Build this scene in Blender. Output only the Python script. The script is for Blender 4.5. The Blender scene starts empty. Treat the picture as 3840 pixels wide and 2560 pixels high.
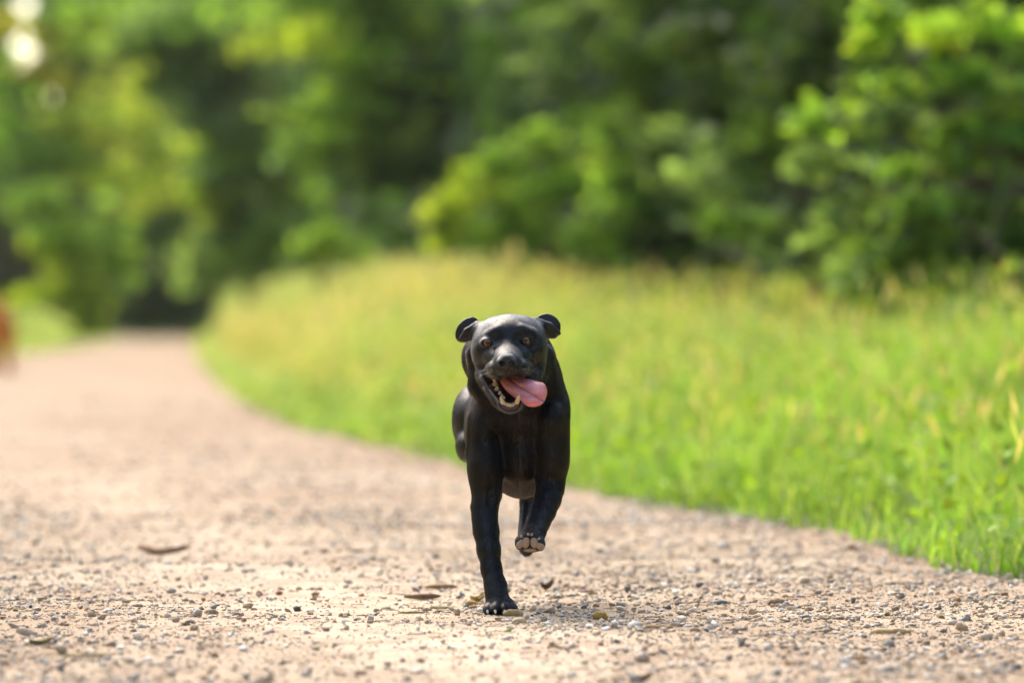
import bpy, math, random
import numpy as np

random.seed(7)
rng = np.random.default_rng(7)
scene = bpy.context.scene
COL = scene.collection
R = math.radians

# ------------------------------------------------------------------ camera
PXA = 36.0 / 3840 / 200          # angle of one photo pixel with the 200 mm lens
DD = 10.67                       # metres from the camera to the planted paw
HC = 0.565                       # camera height
cam = bpy.data.cameras.new('camera')
cam.lens = 200; cam.sensor_width = 36
cam.clip_start = 0.1; cam.clip_end = 2000
cam.dof.use_dof = True; cam.dof.focus_distance = DD - 0.03
cam.dof.aperture_fstop = 3.4; cam.dof.aperture_blades = 0
camo = bpy.data.objects.new('camera', cam); COL.objects.link(camo)
camo.location = (0, 0, HC)
camo.rotation_euler = (R(90) - 100 * PXA, 0, 0)
scene.camera = camo

# ------------------------------------------------------------------ light
SUN_EL, SUN_AZ = 51, 26          # sun high and behind the dog, a little to the left (az: degrees left of the view direction)
world = bpy.data.worlds.new('World'); scene.world = world; world.use_nodes = True
wn = world.node_tree.nodes; wl = world.node_tree.links; wn.clear()
sky = wn.new('ShaderNodeTexSky'); sky.sky_type = 'NISHITA'; sky.sun_disc = False
sky.sun_elevation = R(SUN_EL); sky.sun_rotation = R(-SUN_AZ)
sky.air_density = 1.0; sky.dust_density = 2.5; sky.ozone_density = 0.6
bg = wn.new('ShaderNodeBackground'); bg.inputs['Strength'].default_value = 0.15
wo = wn.new('ShaderNodeOutputWorld')
wl.new(sky.outputs[0], bg.inputs[0]); wl.new(bg.outputs[0], wo.inputs[0])
sl = bpy.data.lights.new('sun', 'SUN'); sl.energy = 1.6; sl.angle = R(40); sl.color = (1.0, 0.93, 0.80)
so = bpy.data.objects.new('sun', sl); COL.objects.link(so)
# a sun lamp shines along its -Z; aim it from the sky position
sd = (-math.sin(R(SUN_AZ)) * math.cos(R(SUN_EL)), math.cos(R(SUN_AZ)) * math.cos(R(SUN_EL)), math.sin(R(SUN_EL)))
import mathutils
so.rotation_euler = mathutils.Vector(sd).to_track_quat('Z', 'Y').to_euler()
so.location = (0, 0, 30)

scene.view_settings.view_transform = 'Standard'; scene.view_settings.look = 'None'
scene.view_settings.gamma = 1.0; scene.view_settings.exposure = 1.75
scene.cycles.use_denoising = True
scene.cycles.max_bounces = 8; scene.cycles.diffuse_bounces = 4; scene.cycles.glossy_bounces = 3
scene.cycles.transmission_bounces = 6; scene.cycles.transparent_max_bounces = 8
scene.cycles.sample_clamp_indirect = 6.0

# ------------------------------------------------------------------ helpers
def P(u, v, d=0.0):
    """photo pixel (u, v) and depth d (half millimetres behind the planted paw) -> a place in metres"""
    y = DD + d * 0.0005
    return np.array([(u - 1920) * PXA * y, y, HC + (1180 - v) * PXA * y])
def at(u, v, y):
    return np.array([(u - 1920) * PXA * y, y, HC + (1180 - v) * PXA * y])
def tag(o, label=None, cat=None, group=None, kind=None):
    if label: o['label'] = label
    if cat: o['category'] = cat
    if group: o['group'] = group
    if kind: o['kind'] = kind
    return o
def empty(name, loc):
    o = bpy.data.objects.new(name, None); COL.objects.link(o); o.location = loc; o.empty_display_size = 0.1
    return o
def link(name, me, parent=None):
    o = bpy.data.objects.new(name, me); COL.objects.link(o)
    if parent is not None:
        o.parent = parent
        o.matrix_parent_inverse = mathutils.Matrix.Translation(-mathutils.Vector(parent.location))
    return o
def mesh(name, V, F, mat=None, smooth=False, col=None, mats=None, mi=None):
    """mesh from arrays; F is (n,3) or (n,4); col: one RGB per vertex"""
    V = np.asarray(V, np.float32); F = np.asarray(F, np.int32)
    me = bpy.data.meshes.new(name); k = F.shape[1]
    me.vertices.add(len(V)); me.vertices.foreach_set('co', V.ravel())
    me.loops.add(F.size); me.loops.foreach_set('vertex_index', F.ravel())
    me.polygons.add(len(F)); me.polygons.foreach_set('loop_start', np.arange(0, F.size, k, dtype=np.int32))
    if mi is not None: me.polygons.foreach_set('material_index', np.asarray(mi, np.int32))
    if smooth: me.polygons.foreach_set('use_smooth', np.ones(len(F), bool))
    me.update(calc_edges=True)
    for m in (mats or ([mat] if mat else [])): me.materials.append(m)
    if col is not None:
        a = me.color_attributes.new('tint', 'FLOAT_COLOR', 'POINT')
        c = np.ones((len(V), 4), np.float32); c[:, :3] = col
        a.data.foreach_set('color', c.ravel())
    return me
class NT:
    """tiny node-tree helper"""
    def __init__(s, name):
        s.m = bpy.data.materials.new(name); s.m.use_nodes = True
        s.t = s.m.node_tree; s.t.nodes.clear()
        s.out = s.n('ShaderNodeOutputMaterial')
    def n(s, typ, **kw):
        nd = s.t.nodes.new(typ)
        for k, v in kw.items():
            if k.startswith('i_'):
                key = k[2:]
                nd.inputs[int(key) if key.isdigit() else key.replace('_', ' ')].default_value = v
            else: setattr(nd, k, v)
        return nd
    def l(s, a, b): s.t.links.new(a, b)
    def noise(s, scale, detail=4, rough=0.55, vec=None, out='Fac'):
        nd = s.n('ShaderNodeTexNoise'); nd.inputs['Scale'].default_value = scale
        nd.inputs['Detail'].default_value = detail; nd.inputs['Roughness'].default_value = rough
        if vec is not None: s.l(vec, nd.inputs['Vector'])
        return nd.outputs[out]
    def ramp(s, fac, stops, interp='LINEAR'):
        nd = s.n('ShaderNodeValToRGB'); e = nd.color_ramp.elements; nd.color_ramp.interpolation = interp
        while len(e) < len(stops): e.new(0.5)
        for el, (p, c) in zip(e, stops): el.position = p; el.color = (*c, 1) if len(c) == 3 else c
        s.l(fac, nd.inputs[0]); return nd.outputs[0]
    def mix(s, fac, a, b, mode='MIX'):
        nd = s.n('ShaderNodeMix', data_type='RGBA', blend_type=mode)
        for sock, v in ((nd.inputs[0], fac), (nd.inputs[6], a), (nd.inputs[7], b)):
            if hasattr(v, 'node'): s.l(v, sock)
            elif isinstance(v, tuple): sock.default_value = (*v, 1) if len(v) == 3 else v
            else: sock.default_value = v
        return nd.outputs[2]
    def bsdf(s, **kw):
        b = s.n('ShaderNodeBsdfPrincipled')
        for k, v in kw.items():
            sock = b.inputs[k.replace('_', ' ')]
            if hasattr(v, 'node'): s.l(v, sock)
            elif isinstance(v, tuple) and len(v) == 3 and sock.type == 'RGBA': sock.default_value = (*v, 1)
            else: sock.default_value = v
        return b
    def bump(s, h, strength=0.3, dist=0.01):
        b = s.n('ShaderNodeBump'); b.inputs['Strength'].default_value = strength; b.inputs['Distance'].default_value = dist
        s.l(h, b.inputs['Height']); return b.outputs[0]
    def attr(s, name='tint'):
        return s.n('ShaderNodeVertexColor', layer_name=name).outputs[0]
    def pos(s):
        return s.n('ShaderNodeNewGeometry').outputs['Position']
    def finish(s, sh, disp=None):
        s.l(sh, s.out.inputs['Surface']); return s.m

# ================================================================== ground, path
def smooth(x, a, b):
    t = np.clip((x - a) / (b - a), 0, 1); return t * t * (3 - 2 * t)
_ky = np.array([-20, 0, 8, 12.06, 14.9, 17.2, 21.5, 28.7, 40, 54.8, 80, 110, 160, 220, 400])
_kr = np.array([4.2, 2.3, 1.52, 1.085, .72, .36, -.22, -1.10, -1.95, -2.88, -4.4, -6.1, -8.6, -10.0, -12.0])
_kw = np.array([3.2, 3.2, 3.2, 3.2, 3.2, 3.2, 3.2, 3.1, 3.0, 2.9, 2.5, 2.0, 2.0, 2.0, 2.0])
_fy = np.linspace(-20, 400, 4201)
_fr = np.interp(_fy, _ky, _kr); _fw = np.interp(_fy, _ky, _kw)
for _ in range(120): _fr[1:-1] = 0.5 * _fr[1:-1] + 0.25 * (_fr[:-2] + _fr[2:])
def edge_r(y): return np.interp(y, _fy, _fr)
def edge_l(y): return np.interp(y, _fy, _fr) - np.interp(y, _fy, _fw)
def verge_w(y): return np.interp(y, [0, 25, 45, 80, 110, 140], [2.9, 2.9, 2.5, 2.0, 1.4, 1.2])
def vnoise(x, y, s, seed=0):
    """smooth lattice noise, about -1..1"""
    x, y = np.asarray(x) / s, np.asarray(y) / s
    ix, iy = np.floor(x).astype(np.int64), np.floor(y).astype(np.int64); fx, fy = x - ix, y - iy
    def hsh(a, b):
        h = (a * 374761393 + b * 668265263 + seed * 974711) & 0xffffffff
        h = ((h ^ (h >> 13)) * 1274126177) & 0xffffffff
        return ((h ^ (h >> 16)) & 0xffff) / 32767.5 - 1
    fx, fy = fx * fx * (3 - 2 * fx), fy * fy * (3 - 2 * fy)
    return (hsh(ix, iy) * (1 - fx) + hsh(ix + 1, iy) * fx) * (1 - fy) + (hsh(ix, iy + 1) * (1 - fx) + hsh(ix + 1, iy + 1) * fx) * fy
def path_z(x, y):
    near = smooth(y, 60, 20)
    z = 0.010 * vnoise(x, y, 0.9, 1) + near * (0.006 * vnoise(x, y, 0.22, 2) + 0.0025 * vnoise(x, y, 0.06, 3))
    paw = np.exp(-((x + 0.025) ** 2 + (y - DD) ** 2) / 0.08)        # level where the paw lands
    return z * (1 - paw)
def ground_z(x, y):
    r = x - edge_r(y); l = edge_l(y) - x
    w = verge_w(y)
    z = path_z(x, y)
    z = z + np.where(r > 0, np.interp(y, [12, 27, 50], [.20, .16, .32]) * smooth(r, 0.0, w) + 0.10 * smooth(r, w, w + 6) * 5 + 0.05 * vnoise(x, y, 1.3, 5) * smooth(r, 0, .6), 0)
    z = z + np.where(l > 0, 0.35 * smooth(l, 0.0, 2.0) + 0.6 * smooth(l, 2, 9) + 0.05 * vnoise(x, y, 1.3, 6) * smooth(l, 0, .6), 0)
    return z
def sheet(xs_of, ys, zf):
    X = np.stack([xs_of(y) for y in ys]); Y = np.repeat(ys[:, None], X.shape[1], 1)
    Z = zf(X, Y); n, m = X.shape
    V = np.stack([X, Y, Z], -1).reshape(-1, 3)
    i = (np.arange(n - 1)[:, None] * m + np.arange(m - 1)[None]).ravel()
    return V, np.stack([i, i + 1, i + m + 1, i + m], 1)

def m_soil():
    n = NT('verge_soil'); p = n.pos()
    c = n.ramp(n.noise(1.7, 5, vec=p), [(0.3, (0.055, 0.06, 0.02)), (0.55, (0.10, 0.12, 0.03)), (0.75, (0.14, 0.11, 0.06))])
    b = n.bsdf(Base_Color=c, Roughness=0.95, Specular_IOR_Level=0.1, Normal=n.bump(n.noise(30, 5, vec=p), 0.6, 0.03))
    return n.finish(b.outputs[0])
def m_path():
    n = NT('path_sand'); p = n.pos()
    big = n.noise(1.1, 4, vec=p); mid = n.noise(7, 5, 0.65, vec=p); fine = n.noise(120, 4, 0.7, vec=p)
    c = n.ramp(big, [(0.30, (0.33, 0.23, 0.14)), (0.50, (0.39, 0.29, 0.185)), (0.70, (0.46, 0.36, 0.245))])
    # baked wear: red = trodden-in leaf mould, green = pale worn track
    sx = n.n('ShaderNodeSeparateColor'); n.l(n.attr(), sx.inputs[0])
    c = n.mix(sx.outputs[1], c, n.mix(0.65, c, (0.60, 0.475, 0.335)))
    c = n.mix(sx.outputs[0], c, n.mix(0.75, c, (0.265, 0.16, 0.088)))
    c = n.mix(n.ramp(mid, [(0.40, (0, 0, 0)), (0.66, (0.7, 0.7, 0.7))]), c, (0.25, 0.155, 0.09))
    vor = n.n('ShaderNodeTexVoronoi'); vor.inputs['Scale'].default_value = 160; n.l(p, vor.inputs['Vector'])
    sp = n.ramp(vor.outputs['Color'], [(0.0, (0.45, 0.42, 0.40)), (0.25, (1, 1, 1)), (0.75, (1, 1, 1)), (1.0, (1.35, 1.33, 1.3))])
    c = n.mix(0.75, c, sp, 'MULTIPLY')
    c = n.mix(n.ramp(fine, [(0.3, (0.35, 0.35, 0.35)), (0.55, (0, 0, 0))]), c, (0.20, 0.15, 0.11))
    h = n.mix(0.5, fine, vor.outputs['Distance'])
    b = n.bsdf(Base_Color=c, Roughness=0.92, Specular_IOR_Level=0.2, Normal=n.bump(h, 0.6, 0.006))
    return n.finish(b.outputs[0])
M_SOIL, M_PATH = m_soil(), m_path()
_gy = np.concatenate([np.arange(-6, 8, 1.0), np.arange(8, 30, 0.25), np.arange(30, 80, 0.8), np.arange(80, 200, 3.0), np.linspace(200, 900, 30)])
def _gx(y):
    e, l = float(edge_r(y)), float(edge_l(y))
    return np.concatenate([np.linspace(l - 260, l - 12, 14), np.linspace(l - 11, l, 24), np.linspace(l, e, 12)[1:-1], np.linspace(e, e + 11, 34), np.linspace(e + 12, e + 260, 14)])
gv, gq = sheet(_gx, _gy, lambda X, Y: ground_z(X, Y) - 0.03 * (((X < edge_r(Y) - 0.02) & (X > edge_l(Y) + 0.02))))
tag(link('ground', mesh('ground', gv, gq, M_SOIL, True)), kind='structure')
_py = np.concatenate([np.arange(2, 7.5, 0.25), np.arange(7.5, 14.5, 0.025), np.arange(14.5, 24, 0.06), np.arange(24, 60, 0.4), np.arange(60, 136, 2.0)])
def _px(y):
    e, l = float(edge_r(y)), float(edge_l(y)); e += 0.05 * float(vnoise(0.0, y, 0.35, 9)) + 0.05 * float(vnoise(3.0, y, 1.2, 8))
    return np.concatenate([np.linspace(l, -1.35, 12)[:-1] if l < -1.6 else np.linspace(l - .2, l, 11), np.linspace(max(l, -1.35) + 1e-3, e, 100)])
pv_, pq_ = sheet(_px, _py, lambda X, Y: path_z(X, Y) + 0.004)
def _wear(V):
    x, y = V[:, 0], V[:, 1]; r = edge_r(y) - x + .10 * vnoise(x, y, 1.1, 51)
    nz = vnoise(x, y, .5, 52) * .5 + vnoise(x, y * .45, .16, 53) * .35 + vnoise(x, y * .5, 1.6, 54) * .5
    track = np.exp(-((r - 1.5) / .42) ** 2) * smooth(y, 17, 11)
    mould = smooth(r, 1.75, 2.5) * .75 + np.exp(-(r / .14) ** 2) * .8 + smooth(y, 12.5, 18) * .48
    lm = np.clip(mould + nz * .85 - .12 - .55 * track, 0, 1); tr = np.clip(track * (1 + nz) - .1, 0, 1)
    return np.stack([lm, tr, 0 * lm], 1)
path = link('path', mesh('path', pv_, pq_, M_PATH, True, _wear(pv_))); tag(path, kind='structure')

# ------------------------------------------------------------------ gravel on the path
_t = (1 + 5 ** .5) / 2
ICO_V = np.array([(-1, _t, 0), (1, _t, 0), (-1, -_t, 0), (1, -_t, 0), (0, -1, _t), (0, 1, _t), (0, -1, -_t), (0, 1, -_t), (_t, 0, -1), (_t, 0, 1), (-_t, 0, -1), (-_t, 0, 1)])
ICO_V /= np.linalg.norm(ICO_V[0])
ICO_F = np.array([(0, 11, 5), (0, 5, 1), (0, 1, 7), (0, 7, 10), (0, 10, 11), (1, 5, 9), (5, 11, 4), (11, 10, 2), (10, 7, 6), (7, 1, 8),
                  (3, 9, 4), (3, 4, 2), (3, 2, 6), (3, 6, 8), (3, 8, 9), (4, 9, 5), (2, 4, 11), (6, 2, 10), (8, 6, 7), (9, 8, 1)])
STONE_COL = np.array([(.50, .415, .32), (.43, .335, .245), (.66, .61, .52), (.34, .255, .165), (.27, .24, .205), (.16, .155, .145), (.07, .07, .07), (.32, .19, .09), (.43, .31, .19)])
STONE_P = np.array([.28, .25, .12, .10, .06, .035, .016, .05, .09]); STONE_P /= STONE_P.sum()
def m_stone():
    n = NT('stone'); p = n.pos()
    c = n.mix(0.6, n.attr(), n.ramp(n.noise(220, 5, vec=p), [(0.25, (0.5, 0.5, 0.5)), (0.75, (1.35, 1.33, 1.3))]), 'MULTIPLY')
    b = n.bsdf(Base_Color=c, Roughness=0.75, Specular_IOR_Level=0.35, Normal=n.bump(n.noise(500, 4, vec=p), 0.5, 0.002))
    return n.finish(b.outputs[0])
M_STONE = m_stone()
def rand_rot(n):
    q = rng.normal(size=(n, 4)); q /= np.linalg.norm(q, axis=1)[:, None]; w, x, y, z = q.T
    return np.stack([1 - 2 * (y * y + z * z), 2 * (x * y - z * w), 2 * (x * z + y * w), 2 * (x * y + z * w), 1 - 2 * (x * x + z * z), 2 * (y * z - x * w),
                     2 * (x * z - y * w), 2 * (y * z + x * w), 1 - 2 * (x * x + y * y)], 1).reshape(n, 3, 3)
def view_points(n, y0, y1, ybias=0.0, margin=0.34):
    """places on the path spread evenly over the part of the picture they show in"""
    out = []
    while sum(map(len, out)) < n:
        y = y0 + (y1 - y0) * rng.random(n * 2) ** (1 + ybias)
        half = 1920 * PXA * y + margin
        x = rng.uniform(-1, 1, n * 2) * half
        ok = (x < edge_r(y) + 0.04) & (x > edge_l(y))
        # coarse gravel lies to the side of the worn wheel track
        track = np.exp(-((x - (edge_r(y) - 1.55)) / 0.42) ** 2)
        ok &= rng.random(n * 2) > 0.72 * track
        out.append(np.stack([x, y], 1)[ok])
    return np.concatenate(out)[:n]
def stones(n, y0, y1, smin, smax, power, ybias=0.0, sink=0.25):
    c = view_points(n, y0, y1, ybias)
    s = smin * (1 + (smax / smin - 1) * rng.random(n) ** power)
    sc = s[:, None] * np.stack([rng.uniform(.7, 1.3, n), rng.uniform(.7, 1.3, n), rng.uniform(.45, .85, n)], 1)
    base = ICO_V[None] * rng.uniform(.50, 1.28, (n, 12, 1))
    a = rng.uniform(0, 2 * np.pi, n); tilt = rng.normal(0, .35, n)
    V = base * sc[:, None, :]
    ca, sa = np.cos(a), np.sin(a); ct, st = np.cos(tilt), np.sin(tilt)
    y_ = V[..., 1] * ct[:, None] - V[..., 2] * st[:, None]; z_ = V[..., 1] * st[:, None] + V[..., 2] * ct[:, None]
    x2 = V[..., 0] * ca[:, None] - y_ * sa[:, None]; y2 = V[..., 0] * sa[:, None] + y_ * ca[:, None]
    zg = path_z(c[:, 0], c[:, 1]) + 0.004
    V = np.stack([x2 + c[:, :1], y2 + c[:, 1:], z_ + (zg + sc[:, 2] * (1 - 2 * sink))[:, None]], -1)
    col = STONE_COL[rng.choice(len(STONE_COL), n, p=STONE_P)] * rng.uniform(.8, 1.2, (n, 1))
    F = ICO_F[None] + (np.arange(n) * 12)[:, None, None]
    return V.reshape(-1, 3), F.reshape(-1, 3), np.repeat(col, 12, 0)
def join(parts):
    V, F, Cc, k = [], [], [], 0
    for v, f, c in parts: V.append(v); F.append(f + k); Cc.append(c); k += len(v)
    return np.concatenate(V), np.concatenate(F), np.concatenate(Cc)
gvv, gff, gcc = join([stones(54000, 7.6, 13.5, 0.0010, 0.0030, 2.0), stones(14000, 7.6, 16, 0.0028, 0.0085, 3.0), stones(5000, 15, 40, 0.004, 0.010, 2.2, 0.6), stones(600, 8.3, 24, .008, .014, 2)])
tag(link('gravel', mesh('gravel', gvv, gff, M_STONE, False, gcc), path), kind='stuff')
# straw and wood crumbs between the stones
def crumbs(n, y0, y1):
    c = view_points(n, y0, y1); L = rng.uniform(.004, .022, n) * rng.random(n) ** .6; W = rng.uniform(.0008, .0024, n); H = rng.uniform(.0006, .002, n)
    a = rng.uniform(0, np.pi, n); tl = rng.normal(0, .12, n)
    bx = np.array([(i, j, k) for i in (-1, 1) for j in (-1, 1) for k in (0, 1)], float)
    P3 = bx[None] * np.stack([L, W, H], 1)[:, None, :]
    P3[..., 1] += (P3[..., 0] / L[:, None]) ** 2 * (W * rng.normal(0, 1.2, n))[:, None]
    P3[..., 2] += np.abs(P3[..., 0]) * tl[:, None]
    x = P3[..., 0] * np.cos(a)[:, None] - P3[..., 1] * np.sin(a)[:, None]; y = P3[..., 0] * np.sin(a)[:, None] + P3[..., 1] * np.cos(a)[:, None]
    zg = path_z(c[:, 0], c[:, 1]) + 0.0055
    V = np.stack([x + c[:, :1], y + c[:, 1:], P3[..., 2] + zg[:, None]], -1)
    f = np.array([(0, 1, 3), (0, 3, 2), (4, 6, 7), (4, 7, 5), (0, 4, 5), (0, 5, 1), (2, 3, 7), (2, 7, 6), (1, 5, 7), (1, 7, 3)])
    F = f[None] + (np.arange(n) * 8)[:, None, None]
    cc = np.array([(.42, .26, .13), (.55, .38, .20), (.30, .17, .08), (.60, .48, .28), (.16, .10, .06)])[rng.integers(0, 5, n)] * rng.uniform(.7, 1.2, (n, 1))
    return V.reshape(-1, 3), F.reshape(-1, 3), np.repeat(cc, 8, 0)
lv, lf, lc = join([crumbs(4200, 8.2, 15), crumbs(1200, 14, 26)])
def m_wood():
    n = NT('dry_wood'); p = n.pos()
    c = n.mix(0.7, n.attr(), n.ramp(n.noise(160, 5, vec=p), [(0.25, (0.5, 0.48, 0.45)), (0.75, (1.3, 1.28, 1.25))]), 'MULTIPLY')
    b = n.bsdf(Base_Color=c, Roughness=0.8, Specular_IOR_Level=0.25, Normal=n.bump(n.noise(400, 4, vec=p), 0.4, 0.002))
    return n.finish(b.outputs[0])
M_WOOD = m_wood()
tag(link('straw_crumbs', mesh('straw_crumbs', lv, lf, M_WOOD, False, lc), path), kind='stuff')

# ------------------------------------------------------------------ the larger stones, one by one (pieces of the path)
def ico2():
    V = [tuple(v) for v in ICO_V]; F = []; mid = {}
    def m_(a, b):
        k = (min(a, b), max(a, b))
        if k not in mid:
            p = np.array(V[a]) + np.array(V[b]); V.append(tuple(p / np.linalg.norm(p))); mid[k] = len(V) - 1
        return mid[k]
    for a, b, c in ICO_F:
        x, y, z = m_(a, b), m_(b, c), m_(c, a); F += [(a, x, z), (x, b, y), (z, y, c), (x, y, z)]
    return np.array(V), np.array(F)
I2V, I2F = ico2()
def stone_mesh(col, seed, flat=0.6):
    r_ = np.random.default_rng(seed); V = I2V.copy()
    for _ in range(12):                                  # chip flat facets off a ball
        d = r_.normal(size=3); d /= np.linalg.norm(d); h = r_.uniform(.30, .75); q = V @ d
        V -= np.where(q > h, q - h, 0)[:, None] * d
    V *= r_.uniform(.93, 1.07, (len(V), 1)) * np.array([r_.uniform(.9, 1.25), r_.uniform(.75, 1.0), flat])
    return mesh('stone', V, I2F, M_STONE, False, np.tile(col, (len(V), 1)) * r_.uniform(.85, 1.15, (len(V), 1)))
SM = [stone_mesh(STONE_COL[i % len(STONE_COL)], i, (0.5, 0.65, 0.8)[i % 3]) for i in range(27)]
def on_path(u, v):
    y = HC / ((v - 1180) * PXA); return (u - 1920) * PXA * y, y
def put_stone(x, y, size, me, rz=None, sink=0.3):
    o = link('stone', me); o.parent = path
    o.location = (x, y, float(path_z(x, y)) + 0.004 + size * 0.6 * (1 - 2 * sink)); o.scale = (size,) * 3
    o.rotation_euler = (rng.normal(0, .2), rng.normal(0, .2), rng.uniform(0, 6.28) if rz is None else rz)
    return o
# the ones that stand out in the photograph (pixel, width in pixels, colour row of STONE_COL)
for u, v, w, c in ((102, 2398, 84, 0), (707, 2362, 40, 6), (725, 2372, 34, 5), (1697, 2296, 44, 3), (1717, 2314, 42, 8), (2097, 2276, 44, 5), (2112, 2302, 24, 2),
                   (1566, 2400, 44, 2), (3024, 2334, 52, 6), (3090, 2345, 50, 3), (2782, 2440, 52, 5), (2735, 2476, 60, 4), (3606, 2362, 64, 8), (3620, 2330, 60, 4),
                   (2760, 2378, 66, 4), (3440, 2330, 44, 2), (3200, 2270, 40, 5), (1733, 2234, 36, 5), (205, 2440, 40, 5), (352, 2430, 44, 4), (3170, 2500, 74, 2),
                   (690, 2330, 34, 4), (505, 2550, 50, 5), (770, 2545, 40, 7), (2310, 2380, 50, 4), (2215, 2380, 42, 2), (2940, 2344, 40, 3), (880, 2310, 40, 4),
                   (2350, 2230, 46, 5), (2360, 2250, 50, 4), (2190, 2254, 34, 6), (112, 2225, 60, 3), (900, 2266, 34, 4), (1010, 2246, 30, 6), (1775, 2545, 34, 6),
                   (2310, 2430, 36, 6), (930, 2540, 44, 6), (55, 2470, 40, 2), (330, 2440, 40, 3), (3380, 2262, 40, 5), (3640, 2260, 44, 4), (2620, 2214, 44, 5)):
    x, y = on_path(u, v); put_stone(x, y, w * PXA * y * 0.5, SM[c + 9 * int(rng.integers(0, 3))], sink=0.15)
for x, y in view_points(258, 8.7, 15, 0.3, .02):
    put_stone(x, y, rng.uniform(.007, .0125), SM[int(rng.choice(len(STONE_COL), p=STONE_P)) + 9 * int(rng.integers(0, 3))])

# ================================================================== vegetation
def m_leaf(name, trans=0.45, rough=0.5, spec=0.35, tcol=(1.25, 1.15, 0.45)):
    n = NT(name); c = n.attr()
    b = n.bsdf(Base_Color=c, Roughness=rough, Specular_IOR_Level=spec)
    t = n.n('ShaderNodeBsdfTranslucent'); n.l(n.mix(1.0, c, tcol, 'MULTIPLY'), t.inputs[0])
    ms = n.n('ShaderNodeMixShader'); ms.inputs[0].default_value = trans
    n.l(b.outputs[0], ms.inputs[1]); n.l(t.outputs[0], ms.inputs[2])
    return n.finish(ms.outputs[0])
M_GRASS = m_leaf('grass_blade', 0.5, 0.6, 0.25)
M_LEAF = m_leaf('leaf', 0.62, 0.55, 0.15, (1.3, 1.2, 0.5))
def m_bark():
    n = NT('bark'); p = n.pos()
    st = n.n('ShaderNodeMapping'); n.l(p, st.inputs[0]); st.inputs['Scale'].default_value = (1, 1, 0.2)
    f = n.noise(22, 6, 0.65, vec=st.outputs[0])
    c = n.ramp(f, [(0.3, (0.05, 0.035, 0.022)), (0.7, (0.16, 0.125, 0.09))])
    b = n.bsdf(Base_Color=c, Roughness=0.9, Specular_IOR_Level=0.15, Normal=n.bump(f, 0.7, 0.02))
    return n.finish(b.outputs[0])
M_BARK = m_bark()

# ------------------------------------------------------------------ grass
def blades(x, y, h, w, col, lean=0.35, tipcol=None):
    n = len(x); a = rng.uniform(0, 2 * np.pi, n); z = ground_z(x, y) - 0.01
    b = rng.uniform(0, 2 * np.pi, n); L = h * lean * rng.uniform(.2, 1.4, n)
    sx, sy = np.cos(a) * w / 2, np.sin(a) * w / 2
    V = np.empty((n, 5, 3))
    for k, (t, s, ww) in enumerate(((0, -1, 1), (0, 1, 1), (.55, -1, .75), (.55, 1, .75), (1, 0, 0))):
        V[:, k, 0] = x + s * sx * ww + np.cos(b) * L * t * t
        V[:, k, 1] = y + s * sy * ww + np.sin(b) * L * t * t
        V[:, k, 2] = z + h * (t - 0.12 * t * t * lean * 2)
    F = np.array([(0, 1, 3), (0, 3, 2), (2, 3, 4)])[None] + (np.arange(n) * 5)[:, None, None]
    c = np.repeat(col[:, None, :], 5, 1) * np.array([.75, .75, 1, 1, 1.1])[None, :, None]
    if tipcol is not None: c[:, 4] = tipcol
    return V.reshape(-1, 3), F.reshape(-1, 3), c.reshape(-1, 3)
GREENS = np.array([(.30, .45, .085), (.22, .40, .07), (.40, .51, .13), (.16, .33, .06), (.46, .52, .20), (.58, .54, .32)])
def grass_points(n, y0, y1, smax_f, side=1, ypow=1.6):
    y = y0 + (y1 - y0) * rng.random(n) ** ypow
    if side > 0:
        s = rng.random(n) ** 0.8 * verge_w(y) * smax_f - 0.04 + 0.06 * vnoise(0 * y, y, 0.5, 21); x = edge_r(y) + s
    else:
        s = rng.random(n) * 2.6 * smax_f; x = edge_l(y) - s
    return x, y, np.maximum(s, 0)
def grass_tint(n, x, y, p):
    c = GREENS[rng.choice(len(GREENS), n, p=p)] * rng.uniform(.75, 1.25, (n, 1))
    f = (0.5 + 0.5 * vnoise(x, y, 0.7, 31))[:, None]
    g = (0.5 + 0.5 * vnoise(x, y, 1.6, 33))[:, None]; d_ = smooth(vnoise(x, y, .45, 35), .25, .8)[:, None]
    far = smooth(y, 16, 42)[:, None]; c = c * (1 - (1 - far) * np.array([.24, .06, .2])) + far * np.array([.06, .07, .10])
    return (c * (0.72 + 0.45 * f) + np.array([.07, .05, .01]) * g) * (1 - .45 * d_)
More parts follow.
